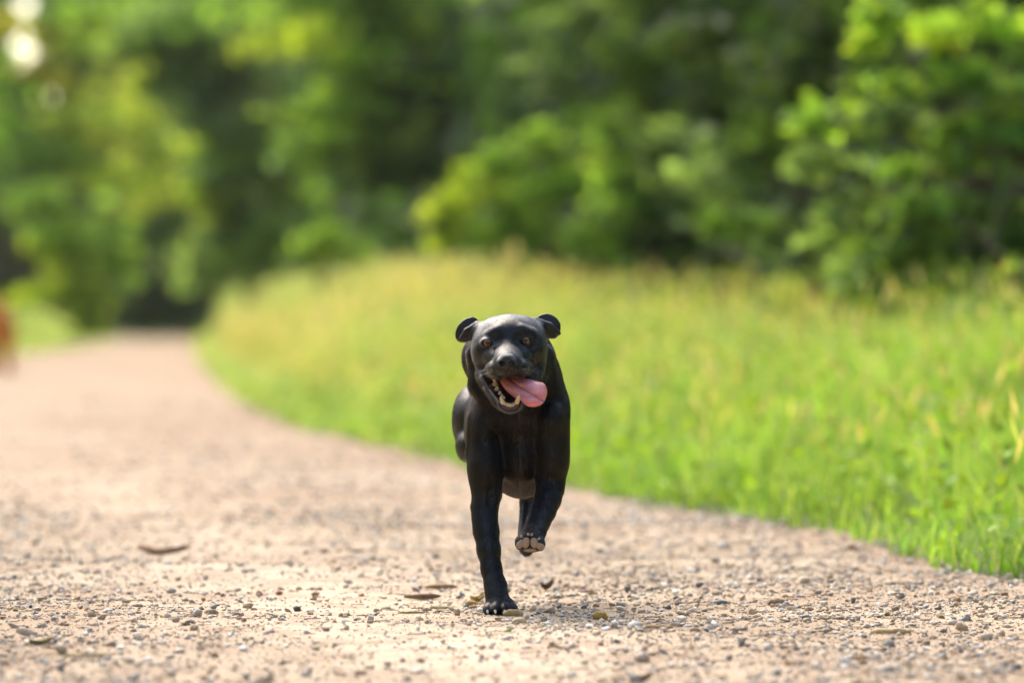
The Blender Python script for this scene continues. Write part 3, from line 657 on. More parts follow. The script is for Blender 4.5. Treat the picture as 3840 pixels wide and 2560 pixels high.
# ================================================================== the black dog
def dog_field():
    x0, x1 = P(1640, 1300, 0)[0], P(2200, 1300, 0)[0]
    f = Field(axis(x0, x1, 0.0021), axis(DD - 0.235, DD + 0.17, 0.0024, DD + 0.90, 0.006), axis(-0.012, 0.59, 0.0021))
    # ---- hind quarters and trunk
    E(f, 1880, 1545, 1220, 165, 165, 190, 40)
    E(f, 1888, 1560, 900, 150, 165, 330, 60)
    E(f, 1915, 1610, 560, 178, 228, 330, 70)
    E(f, 1945, 1650, 345, 176, 206, 220, 50)
    E(f, 1762, 1575, 1180, 70, 128, 150, 30)            # thigh on the left
    E(f, 1752, 1668, 1080, 45, 66, 90, 20)              # its knee
    C(f, (1776, 1680, 1080), (1836, 1850, 1290), 40, 27, 20)
    C(f, (1836, 1850, 1290), (1838, 2040, 1130), 25, 21, 16)
    C(f, (1835, 2040, 1130), (1838, 2085, 1080), 23, 26, 14)
    E(f, 1985, 1580, 1180, 72, 132, 150, 30)            # thigh on the right
    E(f, 2000, 1700, 1010, 52, 70, 90, 20)
    C(f, (1998, 1720, 1000), (1980, 1880, 1080), 44, 32, 20)
    C(f, (1980, 1880, 1080), (1962, 2030, 930), 31, 23, 16)
    C(f, (1962, 2030, 930), (1975, 2062, 850), 24, 26, 14)
    C(f, (1885, 1460, 1380), (1905, 1440, 1700), 32, 15, 20)   # tail, streaming behind
    # ---- neck
    E(f, 1906, 1338, 185, 172, 138, 165, 40)
    E(f, 1936, 1455, 210, 160, 160, 190, 40)
    E(f, 1950, 1545, 195, 138, 120, 145, 34)
    E(f, 2042, 1450, 190, 60, 110, 110, 40); E(f, 2062, 1520, 180, 66, 80, 110, 40)
    # ---- shoulders and upper arms
    E(f, 1814, 1600, 180, 60, 125, 110, 30)
    C(f, (1776, 1560, 150), (1772, 1700, 170), 20, 26, 14)
    E(f, 1820, 1745, 150, 64, 130, 95, 30)
    E(f, 2066, 1595, 160, 70, 130, 115, 28)
    E(f, 2068, 1570, 80, 46, 66, 60, 16)
    E(f, 2074, 1705, 150, 62, 115, 100, 28)
    E(f, 1955, 1680, 205, 70, 120, 110, 30)             # breast
    C(f, (1955, 1740, 170), (1955, 1800, 330), 70, 62, 40)
    C(f, (1888, 1660, 80), (1894, 1800, 110), 8, 22, 24, 'sub')    # hollows between the arms and the breast
    C(f, (2010, 1670, 70), (2000, 1790, 110), 8, 18, 22, 'sub')
    C(f, (1938, 1640, 66), (1968, 1740, 90), 4, 4, 14, 'sub')
    # ---- planted foreleg
    leg = [((1820, 1750, 140), 62), ((1826, 1850, 130), 51), ((1818, 1900, 120), 47), ((1818, 1945, 105), 44), ((1823, 1990, 90), 45),
           ((1833, 2060, 65), 41), ((1843, 2133, 45), 36), ((1856, 2188, 20), 37), ((1862, 2228, 0), 38), ((1870, 2262, -20), 42)]
    for (a, ra), (b, rb) in zip(leg[:-1], leg[1:]): C(f, a, b, ra, rb, 20)
    C(f, (1842, 1925, 56), (1856, 2100, 6), 2, 2, 14, 'sub')     # groove between the tendons of the forearm
    C(f, (1838, 1840, 80), (1836, 1890, 72), 8, 6, 22, 'sub')
    C(f, (1806, 1892, 140), (1790, 1895, 152), 28, 24, 14)     # point of the elbow
    C(f, (1885, 2190, 18), (1884, 2196, 18), 14, 14, 10)       # carpus knob
    E(f, 1876, 2268, -18, 56, 34, 46, 14)
    for u, d, w, v in ((1831, -42, 19, 2284), (1860, -66, 20, 2279), (1893, -66, 20, 2279), (1922, -42, 19, 2284)):
        E(f, u, v, d, w, 24, 34, 7)
        E(f, u, v + 8, d - 16, w - 2, 19, 20, 6)
    for u in (1845, 1877, 1908):
        C(f, (u, 2262, -70), (u, 2300, -98), 3.5, 4.5, 5, 'sub')
    # ---- raised foreleg
    leg = [((2066, 1745, 150), 62), ((2064, 1800, 140), 54), ((2063, 1830, 130), 50), ((2054, 1872, 100), 48), ((2038, 1917, 60), 44),
           ((2020, 1955, 20), 42), ((2004, 1992, -30), 42), ((1995, 2018, -70), 42)]
    for (a, ra), (b, rb) in zip(leg[:-1], leg[1:]): C(f, a, b, ra, rb, 10)
    E(f, 2092, 1812, 195, 24, 36, 30, 14)
    E(f, 1989, 2028, -84, 50, 36, 30, 12)
    for u, v, w, h in ((1950, 2033, 18, 26), (1972, 2024, 19, 33), (2004, 2025, 19, 32), (2026, 2038, 18, 25)):
        E(f, u, v, -100, w, h, 26, 6)
    E(f, 1988, 2052, -88, 42, 17, 26, 8)
    # ---- head: skull, cheeks
    E(f, 1911, 1268, 20, 118, 90, 150, 30)
    E(f, 1851, 1250, 20, 55, 52, 105, 24); E(f, 1977, 1243, 20, 55, 52, 105, 24)
    E(f, 1810, 1310, -5, 45, 78, 100, 26); E(f, 2010, 1302, -5, 44, 78, 100, 26)
    E(f, 1834, 1380, 10, 46, 66, 90, 26); E(f, 1996, 1374, 10, 48, 68, 90, 26)
    C(f, (1838, 1262, -88), (1868, 1240, -112), 24, 20, 16)       # brows
    C(f, (1990, 1252, -88), (1956, 1235, -112), 24, 20, 16)
    E(f, 1910, 1232, -58, 68, 42, 44, 24)                        # forehead
    C(f, (1778, 1330, 60), (1800, 1440, 70), 32, 36, 30)           # loose skin in front of the neck
    C(f, (1800, 1440, 70), (1850, 1560, 90), 36, 30, 20)
    C(f, (2046, 1330, 80), (2052, 1450, 100), 34, 40, 34)
    E(f, 1838, 1400, 50, 48, 90, 80, 30); E(f, 2000, 1392, 50, 50, 90, 80, 30)
    for u0, v0, u1, v1 in ((1766, 1292, 1774, 1372), (1774, 1372, 1808, 1452), (2052, 1285, 2052, 1370), (2052, 1370, 2030, 1446)):
        C(f, (u0, v0, 18), (u1, v1, 14), 8, 8, 20, 'sub')       # crease between the jaw and the neck
    # ---- lower jaw
    C(f, (1812, 1404, -50), (1882, 1512, -205), 32, 26, 14)
    C(f, (2005, 1395, -50), (1940, 1512, -205), 36, 27, 14)
    E(f, 1913, 1519, -215, 46, 28, 42, 14)
    C(f, (1915, 1450, 0), (1913, 1515, -170), 74, 36, 24)
    # ---- mouth cavity
    C(f, (1888, 1428, -92), (1910, 1487, -262), 72, 31, 8, 'sub')
    C(f, (1915, 1420, -150), (1915, 1470, -300), 60, 30, 8, 'sub')
    E(f, 1912, 1502, -272, 37, 31, 50, 5, 'sub')
    E(f, 1912, 1533, -234, 30, 10, 16, 5)                       # gum that carries the front teeth
    # ---- muzzle
    E(f, 1906, 1338, -100, 96, 60, 76, 26)
    C(f, (1906, 1342, -110), (1903, 1366, -262), 72, 50, 20)
    C(f, (1907, 1316, -100), (1903, 1350, -262), 50, 39, 20, ax=(0, 0, 1), sc=.8)
    E(f, 1909, 1262, -98, 42, 46, 40, 30)
    E(f, 1867, 1385, -222, 42, 41, 58, 9); E(f, 1943, 1380, -222, 42, 40, 58, 9)
    C(f, (1846, 1336, -186), (1822, 1368, -172), 5, 6, 18, 'sub'); C(f, (1822, 1368, -172), (1816, 1402, -150), 6, 6, 14, 'sub')
    C(f, (1964, 1330, -186), (1988, 1362, -172), 5, 6, 18, 'sub'); C(f, (1988, 1362, -172), (1996, 1394, -150), 6, 6, 14, 'sub')
    E(f, 1848, 1388, -140, 32, 32, 70, 12); E(f, 1970, 1380, -140, 32, 32, 70, 12)
    E(f, 1903, 1384, -272, 40, 20, 30, 14)
    C(f, (1903, 1385, -306), (1904, 1404, -298), 2.2, 2.2, 4, 'sub')   # philtrum
    C(f, (1806, 1412, -104), (1840, 1478, -158), 8, 6, 7)         # lip folds at the corners
    C(f, (1840, 1478, -158), (1868, 1503, -210), 6, 5, 6)
    C(f, (2006, 1396, -105), (1975, 1470, -150), 13, 10, 8)
    # ---- eye sockets and lids
    C(f, (1858, 1304, -160), (1861, 1268, -156), 8, 7, 30, 'sub'); C(f, (1948, 1299, -160), (1942, 1261, -156), 8, 7, 30, 'sub')
    E(f, 1909, 1252, -78, 66, 44, 42, 30)
    for u, v, sx in ((1827, 1285, 1), (1972, 1276, -1)):
        E(f, u, v, -108, 27, 20, 26, 14)                       # lids over the ball
        E(f, u, v + 1, -142, 22, 15, 32, 3, 'sub', rot=(0, 14 * sx, 0))
    # ---- ears: soft flaps blown back; a thin flap stands behind the folded front edge
    C(f, (1800, 1238, 30), (1768, 1256, 60), 30, 22, 14)
    E(f, 1752, 1236, 86, 57, 38, 9, 6, rot=(0, -49, 0))
    C(f, (1790, 1216, 34), (1750, 1241, 50), 14, 12, 8); C(f, (1750, 1241, 50), (1726, 1273, 66), 12, 9, 8)
    E(f, 1757, 1257, 68, 34, 17, 26, 8, rot=(0, -42, 0))
    C(f, (2014, 1230, 30), (2048, 1248, 60), 30, 22, 14)
    E(f, 2055, 1220, 86, 52, 44, 9, 6, rot=(0, 32, 0))
    C(f, (2010, 1202, 34), (2060, 1220, 44), 14, 12, 8); C(f, (2060, 1220, 44), (2096, 1249, 66), 12, 9, 8)
    E(f, 2056, 1246, 68, 38, 18, 26, 8, rot=(0, 28, 0))
    return f

# ---- materials of the dog
def m_coat(name, base, tip, rough=0.42):
    n = NT(name)
    st = n.n('ShaderNodeMapping'); n.l(n.pos(), st.inputs[0]); st.inputs['Scale'].default_value = (1, 1, 0.25)
    big = n.noise(18, 3); fine = n.noise(900, 2, vec=st.outputs[0])
    c = n.mix(big, base, tip)
    b = n.bsdf(Base_Color=c, Roughness=rough, Specular_IOR_Level=0.40, Specular_Tint=(1.0, 0.96, 0.93), Normal=n.bump(fine, 0.5, 0.0012))
    return n.finish(b.outputs[0])
def m_simple(name, col, rough=0.5, spec=0.5, scale=60, var=0.35, bump=0.15, coat=0.0, sss=0.0, bscale=None):
    n = NT(name)
    f = n.noise(scale, 5)
    lo = tuple(c * (1 - var) for c in col); hi = tuple(min(1, c * (1 + var)) for c in col)
    b = n.bsdf(Base_Color=n.mix(f, lo, hi), Roughness=rough, Specular_IOR_Level=spec, Coat_Weight=coat, Coat_Roughness=0.15,
               Normal=n.bump(n.noise(bscale or scale * 6, 4), bump, 0.002))
    if sss: b.inputs['Subsurface Weight'].default_value = sss; b.inputs['Subsurface Radius'].default_value = (0.006, 0.002, 0.001)
    return n.finish(b.outputs[0])
def m_vcol(name, rough=0.5, spec=0.5, coat=0.0, bscale=400, bump=0.1, dist=0.002):
    n = NT(name)
    b = n.bsdf(Base_Color=n.attr(), Roughness=rough, Specular_IOR_Level=spec, Coat_Weight=coat, Coat_Roughness=0.05,
               Normal=n.bump(n.noise(bscale, 3), bump, dist))
    return n.finish(b.outputs[0])
M_COAT = m_coat('black_coat', (0.0035, 0.0029, 0.0027), (0.0075, 0.0060, 0.0054), 0.37)
M_GUM = m_simple('mouth_lining', (0.075, 0.022, 0.016), 0.28, 0.5, 70, 0.7, 0.3)
M_NOSE = m_simple('nose_leather', (0.006, 0.006, 0.0065), 0.30, 0.5, 80, 0.3, 0.5, bscale=1500)
M_TONGUE = m_vcol('tongue_flesh', 0.34, 0.5, 0.35, 700, 0.6, 0.0016)
M_TOOTH = m_simple('tooth_enamel', (0.52, 0.38, 0.20), 0.25, 0.5, 120, 0.3, 0.05)
M_CLAW = m_simple('claw_horn', (0.42, 0.36, 0.28), 0.3, 0.5, 150, 0.5, 0.05)
M_PAD = m_simple('paw_pad_skin', (0.36, 0.25, 0.16), 0.7, 0.3, 140, 0.35, 0.5, bscale=900)
M_EYE = m_vcol('eye_ball', 0.04, 0.5, 0.0, 300, 0.0)

# ---- small shapes
def ellipsoid(c, r, rot=(0, 0, 0), seg=16, ring=10, power=1.0):
    th = np.linspace(0, np.pi, ring + 1)[1:-1]; ph = np.linspace(0, 2 * np.pi, seg, endpoint=False)
    T, H = np.meshgrid(th, ph, indexing='ij')
    V = np.stack([np.sin(T) * np.cos(H), np.sin(T) * np.sin(H), np.cos(T)], -1).reshape(-1, 3)
    V = np.concatenate([V, [[0, 0, 1], [0, 0, -1]]])
    F = []
    for i in range(ring - 2):
        for j in range(seg):
            a, b = i * seg + j, i * seg + (j + 1) % seg
            F += [(a, a + seg, b + seg), (a, b + seg, b)]
    n = len(V) - 2
    for j in range(seg):
        F.append((n, j, (j + 1) % seg)); k = (ring - 2) * seg
        F.append((n + 1, k + (j + 1) % seg, k + j))
    M = np.array(mathutils.Euler([R(a) for a in rot]).to_matrix())
    return (V * np.asarray(r)) @ M.T + np.asarray(c), np.array(F)
def horn(base, tip, r, bend=(0, 0, 0), seg=8, n=6, flat=1.0):
    """a curved cone with a rounded tip, from base to tip"""
    base, tip, bend = (np.asarray(a, float) for a in (base, tip, bend))
    ax = tip - base; ax /= np.linalg.norm(ax)
    sx = np.cross(ax, (0, 1, 0.2)); sx /= np.linalg.norm(sx); sy = np.cross(ax, sx)
    V, F = [], []
    for i in range(n):
        t = i / n; c = base + (tip - base) * t + bend * (4 * t * (1 - t)); q = r * (1 - t**2.2) ** 0.75
        for j in range(seg):
            a = 2 * np.pi * j / seg
            V.append(c + sx * q * math.cos(a) + sy * q * flat * math.sin(a))
    V.append(tip)
    for i in range(n - 1):
        for j in range(seg):
            a, b = i * seg + j, i * seg + (j + 1) % seg
            F += [(a, b, b + seg), (a, b + seg, a + seg)]
    k = (n - 1) * seg
    for j in range(seg): F.append((k + j, k + (j + 1) % seg, len(V) - 1))
    return np.array(V), np.array(F)
def curves(name, pts, rad, mat, parent):
    """hair curves: pts (N, k, 3), rad (N, k)"""
    N, k, _ = pts.shape
    h = bpy.data.hair_curves.new(name); h.add_curves([k] * N)
    h.attributes['position'].data.foreach_set('vector', np.ascontiguousarray(pts, np.float32).ravel())
    a = h.attributes.get('radius') or h.attributes.new('radius', 'FLOAT', 'POINT')
    a.data.foreach_set('value', np.ascontiguousarray(rad, np.float32).ravel())
    h.materials.append(mat)
    return link(name, h, parent)
def seg_dist(X, a, b, ra, rb):
    ab = b - a; t = np.clip(((X - a) @ ab) / (ab @ ab), 0, 1)
    return np.linalg.norm(X - a - t[:, None] * ab, axis=1) - (ra + (rb - ra) * t)

def build_dog():
    root = empty('running_dog', P(1875, 2310, 300) * (1, 1, 0))
    tag(root, 'glossy black dog running head-on with its pink tongue out and one forepaw raised', 'dog')
    f = dog_field(); V, Q = f.mesh(); V = relax(V, Q, 2, 0.4)
    # loose skin: shallow folds and hollows over the muscles
    bz = np.sin(V[:, 0] * 95 + 2 * np.sin(V[:, 2] * 40)) * np.sin(V[:, 2] * 38 + V[:, 1] * 55 + 1.7) + .6 * np.sin(V[:, 0] * 170 + V[:, 2] * 60 + 3) * np.sin(V[:, 1] * 90 + V[:, 2] * 21)
    e1, e2 = V[Q[:, 2]] - V[Q[:, 0]], V[Q[:, 3]] - V[Q[:, 1]]; qn = np.cross(e1, e2); vn = np.zeros_like(V)
    for i in range(4): np.add.at(vn, Q[:, i], qn)
    vn /= np.linalg.norm(vn, axis=1)[:, None] + 1e-12
    amp = np.where((V[:, 1] < DD - .02) & (V[:, 2] > .35), .00015, .00015) * smooth(V[:, 2], .03, .10)
    V = V + vn * (bz * amp)[:, None]
    V[:, 2] = np.maximum(V[:, 2], -0.004)
    fc = V[Q].mean(1)
    cav = np.minimum(seg_dist(fc, P(1888, 1428, -92), P(1910, 1487, -262), 72 * S5, 31 * S5),
                     seg_dist(fc, P(1915, 1420, -150), P(1915, 1470, -300), 60 * S5, 30 * S5))
    lip = np.linalg.norm((fc - P(1912, 1512, -262)) / (38 * S5, 45 * S5, 27 * S5), axis=1) < 1
    mi = ((cav < 2.5 * S5) | lip).astype(int)
    body = link('body', mesh('body', V, Q, smooth=True, mats=[M_COAT, M_GUM], mi=mi), root)
    # ---- nose
    c = P(1901, 1352, -298)
    g = Field(*(np.arange(c[i] - e, c[i] + e, 0.0008) for i, e in enumerate((0.03, 0.03, 0.025))))
    E(g, 1901, 1353, -294, 36, 26, 30, 8); E(g, 1901, 1341, -292, 29, 17, 28, 8)
    E(g, 1901, 1374, -296, 13, 16, 20, 8)
    for u, s_ in ((1884, -1), (1917, 1)):
        E(g, u + s_ * 5, 1358, -303, 18, 19, 20, 7)
        E(g, u, 1363, -328, 10, 9, 30, 3, 'sub', rot=(0, -20 * s_, 0))
        C(g, (u + s_ * 4, 1367, -324), (u + s_ * 24, 1361, -306), 5, 3, 3, 'sub')
    C(g, (1901, 1364, -324), (1901, 1392, -318), 1.8, 2.6, 3, 'sub')
    nv, nq = g.mesh(); nv = relax(nv, nq, 1, 0.4)
    link('nose', mesh('nose', nv, nq, M_NOSE, True), root)
    # ---- eyes (brown iris, dark pupil, looking at the camera)
    for u, v, ln in ((1827, 1285, 1), (1972, 1276, -1)):
        e = P(u, v, -106); r = 21.5 * S5
        gaze = np.array([0.03 * ln, -1, 0.03]); gaze /= np.linalg.norm(gaze)
        sx = np.cross(gaze, (0, 0, 1)); sx /= np.linalg.norm(sx); sz = np.cross(sx, gaze)
        ring = np.array([0, 3, 6.0, 6.8, 8, 10.5, 11.8, 12.8, 14, 16, 18, 19.4]) / 19.5
        ev, ec = [], []
        for q in ring:
            w = math.sqrt(max(0, 1 - q * q))
            if q < 0.32: col = (0.003, 0.002, 0.002)
            elif q < 0.50: col = (0.19, 0.085, 0.028)
            elif q < 0.61: col = (0.16, 0.065, 0.018)
            elif q < 0.63: col = (0.02, 0.008, 0.004)
            else: col = (0.016, 0.012, 0.012)
            for j in range(24):
                a = 2 * np.pi * j / 24
                ev.append(e + r * (gaze * w * 1.05 + sx * q * math.cos(a) + sz * q * math.sin(a)))
                ec.append(col)
        ef = [(i * 24 + j, i * 24 + (j + 1) % 24, (i + 1) * 24 + (j + 1) % 24, (i + 1) * 24 + j) for i in range(len(ring) - 1) for j in range(24)]
        link('eye', mesh('eye', ev, ef, M_EYE, True, np.array(ec)), root)
    # ---- tongue: lolling out to one side, with a groove down the middle
    gs = np.array([(1904, 1402, -105), (1914, 1423, -150), (1937, 1441, -185), (1966, 1459, -215), (1996, 1479, -236), (2016, 1491, -240), (2040, 1506, -235)], float)
    hw = np.array([36, 42, 48, 51, 54, 56, 56], float)
    ss = 1 - (1 - np.linspace(0, 1, 44)) ** 1.6; sk = np.linspace(0, 1, 7)
    gl = np.stack([np.interp(ss, sk, gs[:, i]) for i in range(3)], 1)
    for _ in range(6): gl[1:-1] = 0.5 * gl[1:-1] + 0.25 * (gl[:-2] + gl[2:])
    w_ = np.interp(ss, sk, hw); w_ *= np.sqrt(np.clip(1 - (np.clip(ss - 0.70, 0, 1) / 0.302) ** 2, 0, 1))
    pa = np.interp(ss, [0, .12, .45], [0.10, 0.20, 0.98]); perps = np.stack([-np.cos(pa), np.sin(pa)], 1)
    tt = np.linspace(-1, 1, 25)
    tv, tc = [], []
    for side in (0, 1):
        for i, s_ in enumerate(ss):
            for t in tt:
                q = w_[i] * t * (np.interp(s_, [0, .4, .72, 1], [.8, .78, 1.08, 1.1]) if t < 0 else np.interp(s_, [0, .5, .8, 1], [.96, .92, .82, .8])); perp = perps[i]
                dome = -13 * min(1, abs(t) / 0.30) ** 0.8 * (1 - 0.2 * abs(t)) + 20 * abs(t) ** 3
                d = gl[i, 2] + dome + (-14 if t > 0 else 22) * abs(t) * (0.4 + s_)
                if side: d += 14 * (1 - abs(t) ** 3) * (1 - 0.6 * s_) + 2
                tv.append(P(gl[i, 0] + perp[0] * q, gl[i, 1] + perp[1] * q, d))
                base = np.array([0.54, 0.18, 0.15]); mid = np.array([0.70, 0.25, 0.24]); tip = np.array([0.72, 0.17, 0.16])  # base colour darkened for the shadow under the muzzle
                c_ = base + (mid - base) * min(1, s_ * 2.5) if s_ < 0.6 else mid + (tip - mid) * (s_ - 0.6) / 0.4
                c_ = c_ * (1 - 0.45 * math.exp(-(t / 0.07) ** 2)) + (np.array([0.62, 0.10, 0.10]) - c_) * 0.6 * abs(t) ** 6  # shade painted into the groove; edges redder
                tc.append(c_ * (0.84 + 0.32 * rng.random()) * (1 + .12 * math.sin(s_ * 23 + t * 9)))
    nt = len(tt); n1 = len(ss) * nt; tf = []
    for i in range(len(ss) - 1):
        for j in range(nt - 1):
            a = i * nt + j
            tf.append((a, a + 1, a + nt + 1, a + nt)); tf.append((n1 + a, n1 + a + nt, n1 + a + nt + 1, n1 + a + 1))
        for j, fl in ((0, 0), (nt - 1, 1)):
            a = i * nt + j; q = (a, a + nt, n1 + a + nt, n1 + a); tf.append(q if not fl else q[::-1])
    for j in range(nt - 1):
        for i, fl in ((0, 1), (len(ss) - 1, 0)):
            a = i * nt + j; q = (a, a + 1, n1 + a + 1, n1 + a); tf.append(q if fl else q[::-1])
    link('tongue', mesh('tongue', tv, tf, M_TONGUE, True, np.array(tc)), root)
    # ---- teeth
    T = [((1887, 1514, -238), (1876, 1484, -252), 9), ((1938, 1510, -246), (1948, 1479, -284), 9)]
    for i, u in enumerate((1893, 1902, 1909, 1916, 1924, 1932)):
        T.append(((u, 1525 - abs(i - 2.5) * 1.2, -246 + abs(i - 2.5) * 4), (u, 1511 - abs(i - 2.5) * 2.2, -250 + abs(i - 2.5) * 4), 4.6 if 0 < i < 5 else 6))
    for u, v, d, h, r in ((1856, 1446, -120, 20, 12), (1863, 1464, -140, 17, 10), (1874, 1478, -165, 14, 8), (1882, 1488, -185, 11, 6), (1889, 1493, -200, 8, 5)):
        T.append(((u, v, d), (u + 3, v - h, d - 4), r))
    T += [((1852, 1412, -220), (1856, 1432, -226), 9), ((1966, 1470, -150), (1962, 1452, -154), 10)]
    for a, b, r in T:
        link('tooth', mesh('tooth', *horn(P(*a), P(*b), r * S5, flat=0.8), M_TOOTH, True), root)
    # ---- pads and claws
    for u, v, ru, rv, rz in ((1951, 2037, 14, 20, 25), (1971, 2031, 16, 24, 6), (2004, 2032, 16, 23, -6), (2025, 2045, 15, 18, -38)):
        link('paw_pad', mesh('paw_pad', *ellipsoid(P(u, v, -114), (ru * S5, 15 * S5, rv * S5), (0, rz, 0)), M_PAD, True), root)
    link('paw_pad', mesh('paw_pad', *ellipsoid(P(1988, 2058, -98), (30 * S5, 16 * S5, 11 * S5)), M_PAD, True), root)
    for u, v in ((1956, 2009), (1981, 2001), (1994, 2002), (2021, 2018)):
        link('claw', mesh('claw', *horn(P(u, v + 3, -108), P(u, v - 1, -142), 6.0 * S5), M_CLAW, True), root)
    for u, d in ((1828, -70), (1857, -96), (1892, -96), (1925, -70)):
        link('claw', mesh('claw', *horn(P(u, 2286, d), P(u + 2, 2301, d - 22), 5.5 * S5), M_CLAW, True), root)
    # ---- fur
    quad = Q[mi == 0]; A, B, Cc, D_ = (V[quad[:, i]] for i in range(4))
    nrm = np.cross(Cc - A, D_ - B); area = np.linalg.norm(nrm, axis=1); nrm /= area[:, None] + 1e-12
    if nrm[np.argmin(fc[mi == 0][:, 1])][1] > 0: nrm = -nrm
    cen = (A + B + Cc + D_) / 4
    z, y, x = cen[:, 2], cen[:, 1], cen[:, 0]
    zpx = lambda v: HC + (1180 - v) * PXA * DD
    wav = rng.normal(0, 0.02, len(cen)); head = (z + wav > zpx(1430)) & (y + wav < DD + 0.05)
    keep = np.ones(len(cen), bool)
    for u, v in ((1827, 1285), (1972, 1276)): keep &= np.linalg.norm((cen - P(u, v, -130)) / (21 * S5, 24 * S5, 17 * S5), axis=1) > 1
    keep &= np.linalg.norm((cen - P(1901, 1354, -298)) / (43 * S5, 40 * S5, 31 * S5), axis=1) > 1
    keep &= ~((np.linalg.norm((cen - P(1989, 2036, -118)) / (52 * S5, 34 * S5, 34 * S5), axis=1) < 1) & (nrm[:, 1] < -0.55))
    keep &= z > 0.012
    ux = 1920 + x / y / PXA
    keep &= ~((z > zpx(1280)) & ((ux < 1785) | (ux > 2016)) & (y > DD + .030) & (y < DD + .055) & (nrm[:, 1] < -.3))   # bare inside of the ear flaps
    dens = area * keep * np.where(y < DD + 0.20, 1.0, 0.30)
    N = 240000
    pick = rng.choice(len(cen), N, p=dens / dens.sum())
    b1 = rng.random((N, 1)); b2 = rng.random((N, 1))
    p0 = (A[pick] * (1 - b1) + B[pick] * b1) * (1 - b2) + (D_[pick] * (1 - b1) + Cc[pick] * b1) * b2
    nn = nrm[pick]
    flow = np.tile([0.0, 0.55, -0.8], (N, 1))                     # back and down over the trunk
    hd = head[pick]; away = p0 - P(1903, 1365, -320); away[:, 2] *= 0.8
    flow[hd] = away[hd] / np.linalg.norm(away[hd], axis=1)[:, None] + (0, 0.35, 0)
    low = p0[:, 2] + rng.normal(0, .02, N) < zpx(1860); flow[low] = (0, 0.12, -1)
    chest = (p0[:, 1] < DD + 0.12) & (p0[:, 2] < zpx(1430)) & ~low
    flow[chest] = np.stack([np.sign(p0[chest, 0] - P(1950, 0)[0]) * 0.35, np.full(chest.sum(), 0.25), np.full(chest.sum(), -0.9)], 1)
    wob = np.stack([np.sin(p0[:, 2] * 90 + p0[:, 0] * 60), np.sin(p0[:, 0] * 110 + 1), np.sin(p0[:, 0] * 70 - p0[:, 2] * 50)], 1) * 0.22
    wob[low] *= .3; flow = flow + wob + rng.normal(0, 0.16, (N, 3))
    flow -= nn * (flow * nn).sum(1)[:, None]; flow /= np.linalg.norm(flow, axis=1)[:, None] + 1e-9
    L = np.full(N, 0.0080)
    L[hd] = 0.0034; L[low] = 0.0048
    ruff = (np.abs(p0[:, 1] - (DD + 0.07)) < 0.09) & (p0[:, 2] > zpx(1560)) & (p0[:, 2] < zpx(1290))
    rw = np.clip(1 - np.abs(p0[:, 2] - zpx(1420)) / 0.075, 0, 1); L = np.where(ruff & ~hd, L + 0.007 * rw, L)
    muz = np.linalg.norm(p0 - P(1903, 1365, -290), axis=1) < 0.055; L[muz] = 0.0022
    L[np.linalg.norm(p0 - P(1913, 1525, -230), axis=1) < 0.035] = 0.004
    uu = 1920 + p0[:, 0] / p0[:, 1] / PXA; ear = (p0[:, 2] > zpx(1288)) & ((uu < 1792) | (uu > 2014)) & (p0[:, 1] < DD + .07); L[ear] = .0022
    L *= rng.uniform(0.6, 1.25, N)
    lift = rng.uniform(0.04, 0.27, N); lift[ruff & ~hd] += 0.10
    t = np.linspace(0, 1, 4)
    pts = p0[:, None, :] + (flow[:, None, :] * t[None, :, None] + nn[:, None, :] * (lift[:, None, None] * (t * (1.4 - 0.7 * t))[None, :, None])) * L[:, None, None]
    pts[:, :, 2] += -0.25 * (t ** 2)[None, :] * L[:, None] * 0.3
    rad = np.tile(np.array([0.00013, 0.00012, 0.00008, 0.00002]), (N, 1)) * rng.uniform(0.8, 1.3, (N, 1))
    n = NT('black_fur')
    hb = n.n('ShaderNodeBsdfHairPrincipled'); hb.parametrization = 'COLOR'
    hb.inputs['Color'].default_value = (0.008, 0.0058, 0.0048, 1); hb.inputs['IOR'].default_value = 1.26; hb.inputs['Roughness'].default_value = 0.25
    hb.inputs['Radial Roughness'].default_value = 0.4; hb.inputs['Random Roughness'].default_value = 0.2
    mf = n.finish(hb.outputs[0])
    curves('fur', pts, rad, mf, root)
    # ---- pale hair along the rim of the chin and the upper lip
    def rim(pl, n, ln, out):
        pl = np.array(pl, float); q = rng.random(n) * (len(pl) - 1); i = q.astype(int).clip(0, len(pl) - 2); fr = (q - i)[:, None]
        b = pl[i] * (1 - fr) + pl[i + 1] * fr + rng.normal(0, 1.6, (n, 3))
        e = b + np.stack([(b[:, 0] - 1913) * .10, np.full(n, out * ln), np.full(n, -5.0)], 1) + rng.normal(0, ln * .35, (n, 3))
        a_ = np.array([P(*k) for k in b]); e_ = np.array([P(*k) for k in e]); t3 = np.linspace(0, 1, 3)[None, :, None]
        return a_[:, None] * (1 - t3) + e_[:, None] * t3
    pr = np.concatenate([rim([(1868, 1508, -236), (1873, 1525, -246), (1890, 1541, -256), (1913, 1547, -260), (1938, 1541, -256), (1953, 1525, -246), (1957, 1508, -236)], 260, 5, 1),
                         rim([(1832, 1405, -200), (1846, 1421, -230), (1875, 1417, -262), (1904, 1404, -280), (1935, 1412, -262), (1962, 1410, -235)], 120, 4, 1)])
    n = NT('pale_fur'); pb = n.bsdf(Base_Color=(0.16, 0.13, 0.09), Roughness=0.6); mp = n.finish(pb.outputs[0])
    curves('chin_fur', pr, np.tile(np.array([.00018, .00014, .00005]), (len(pr), 1)), mp, root)
    # ---- whiskers
    W = []
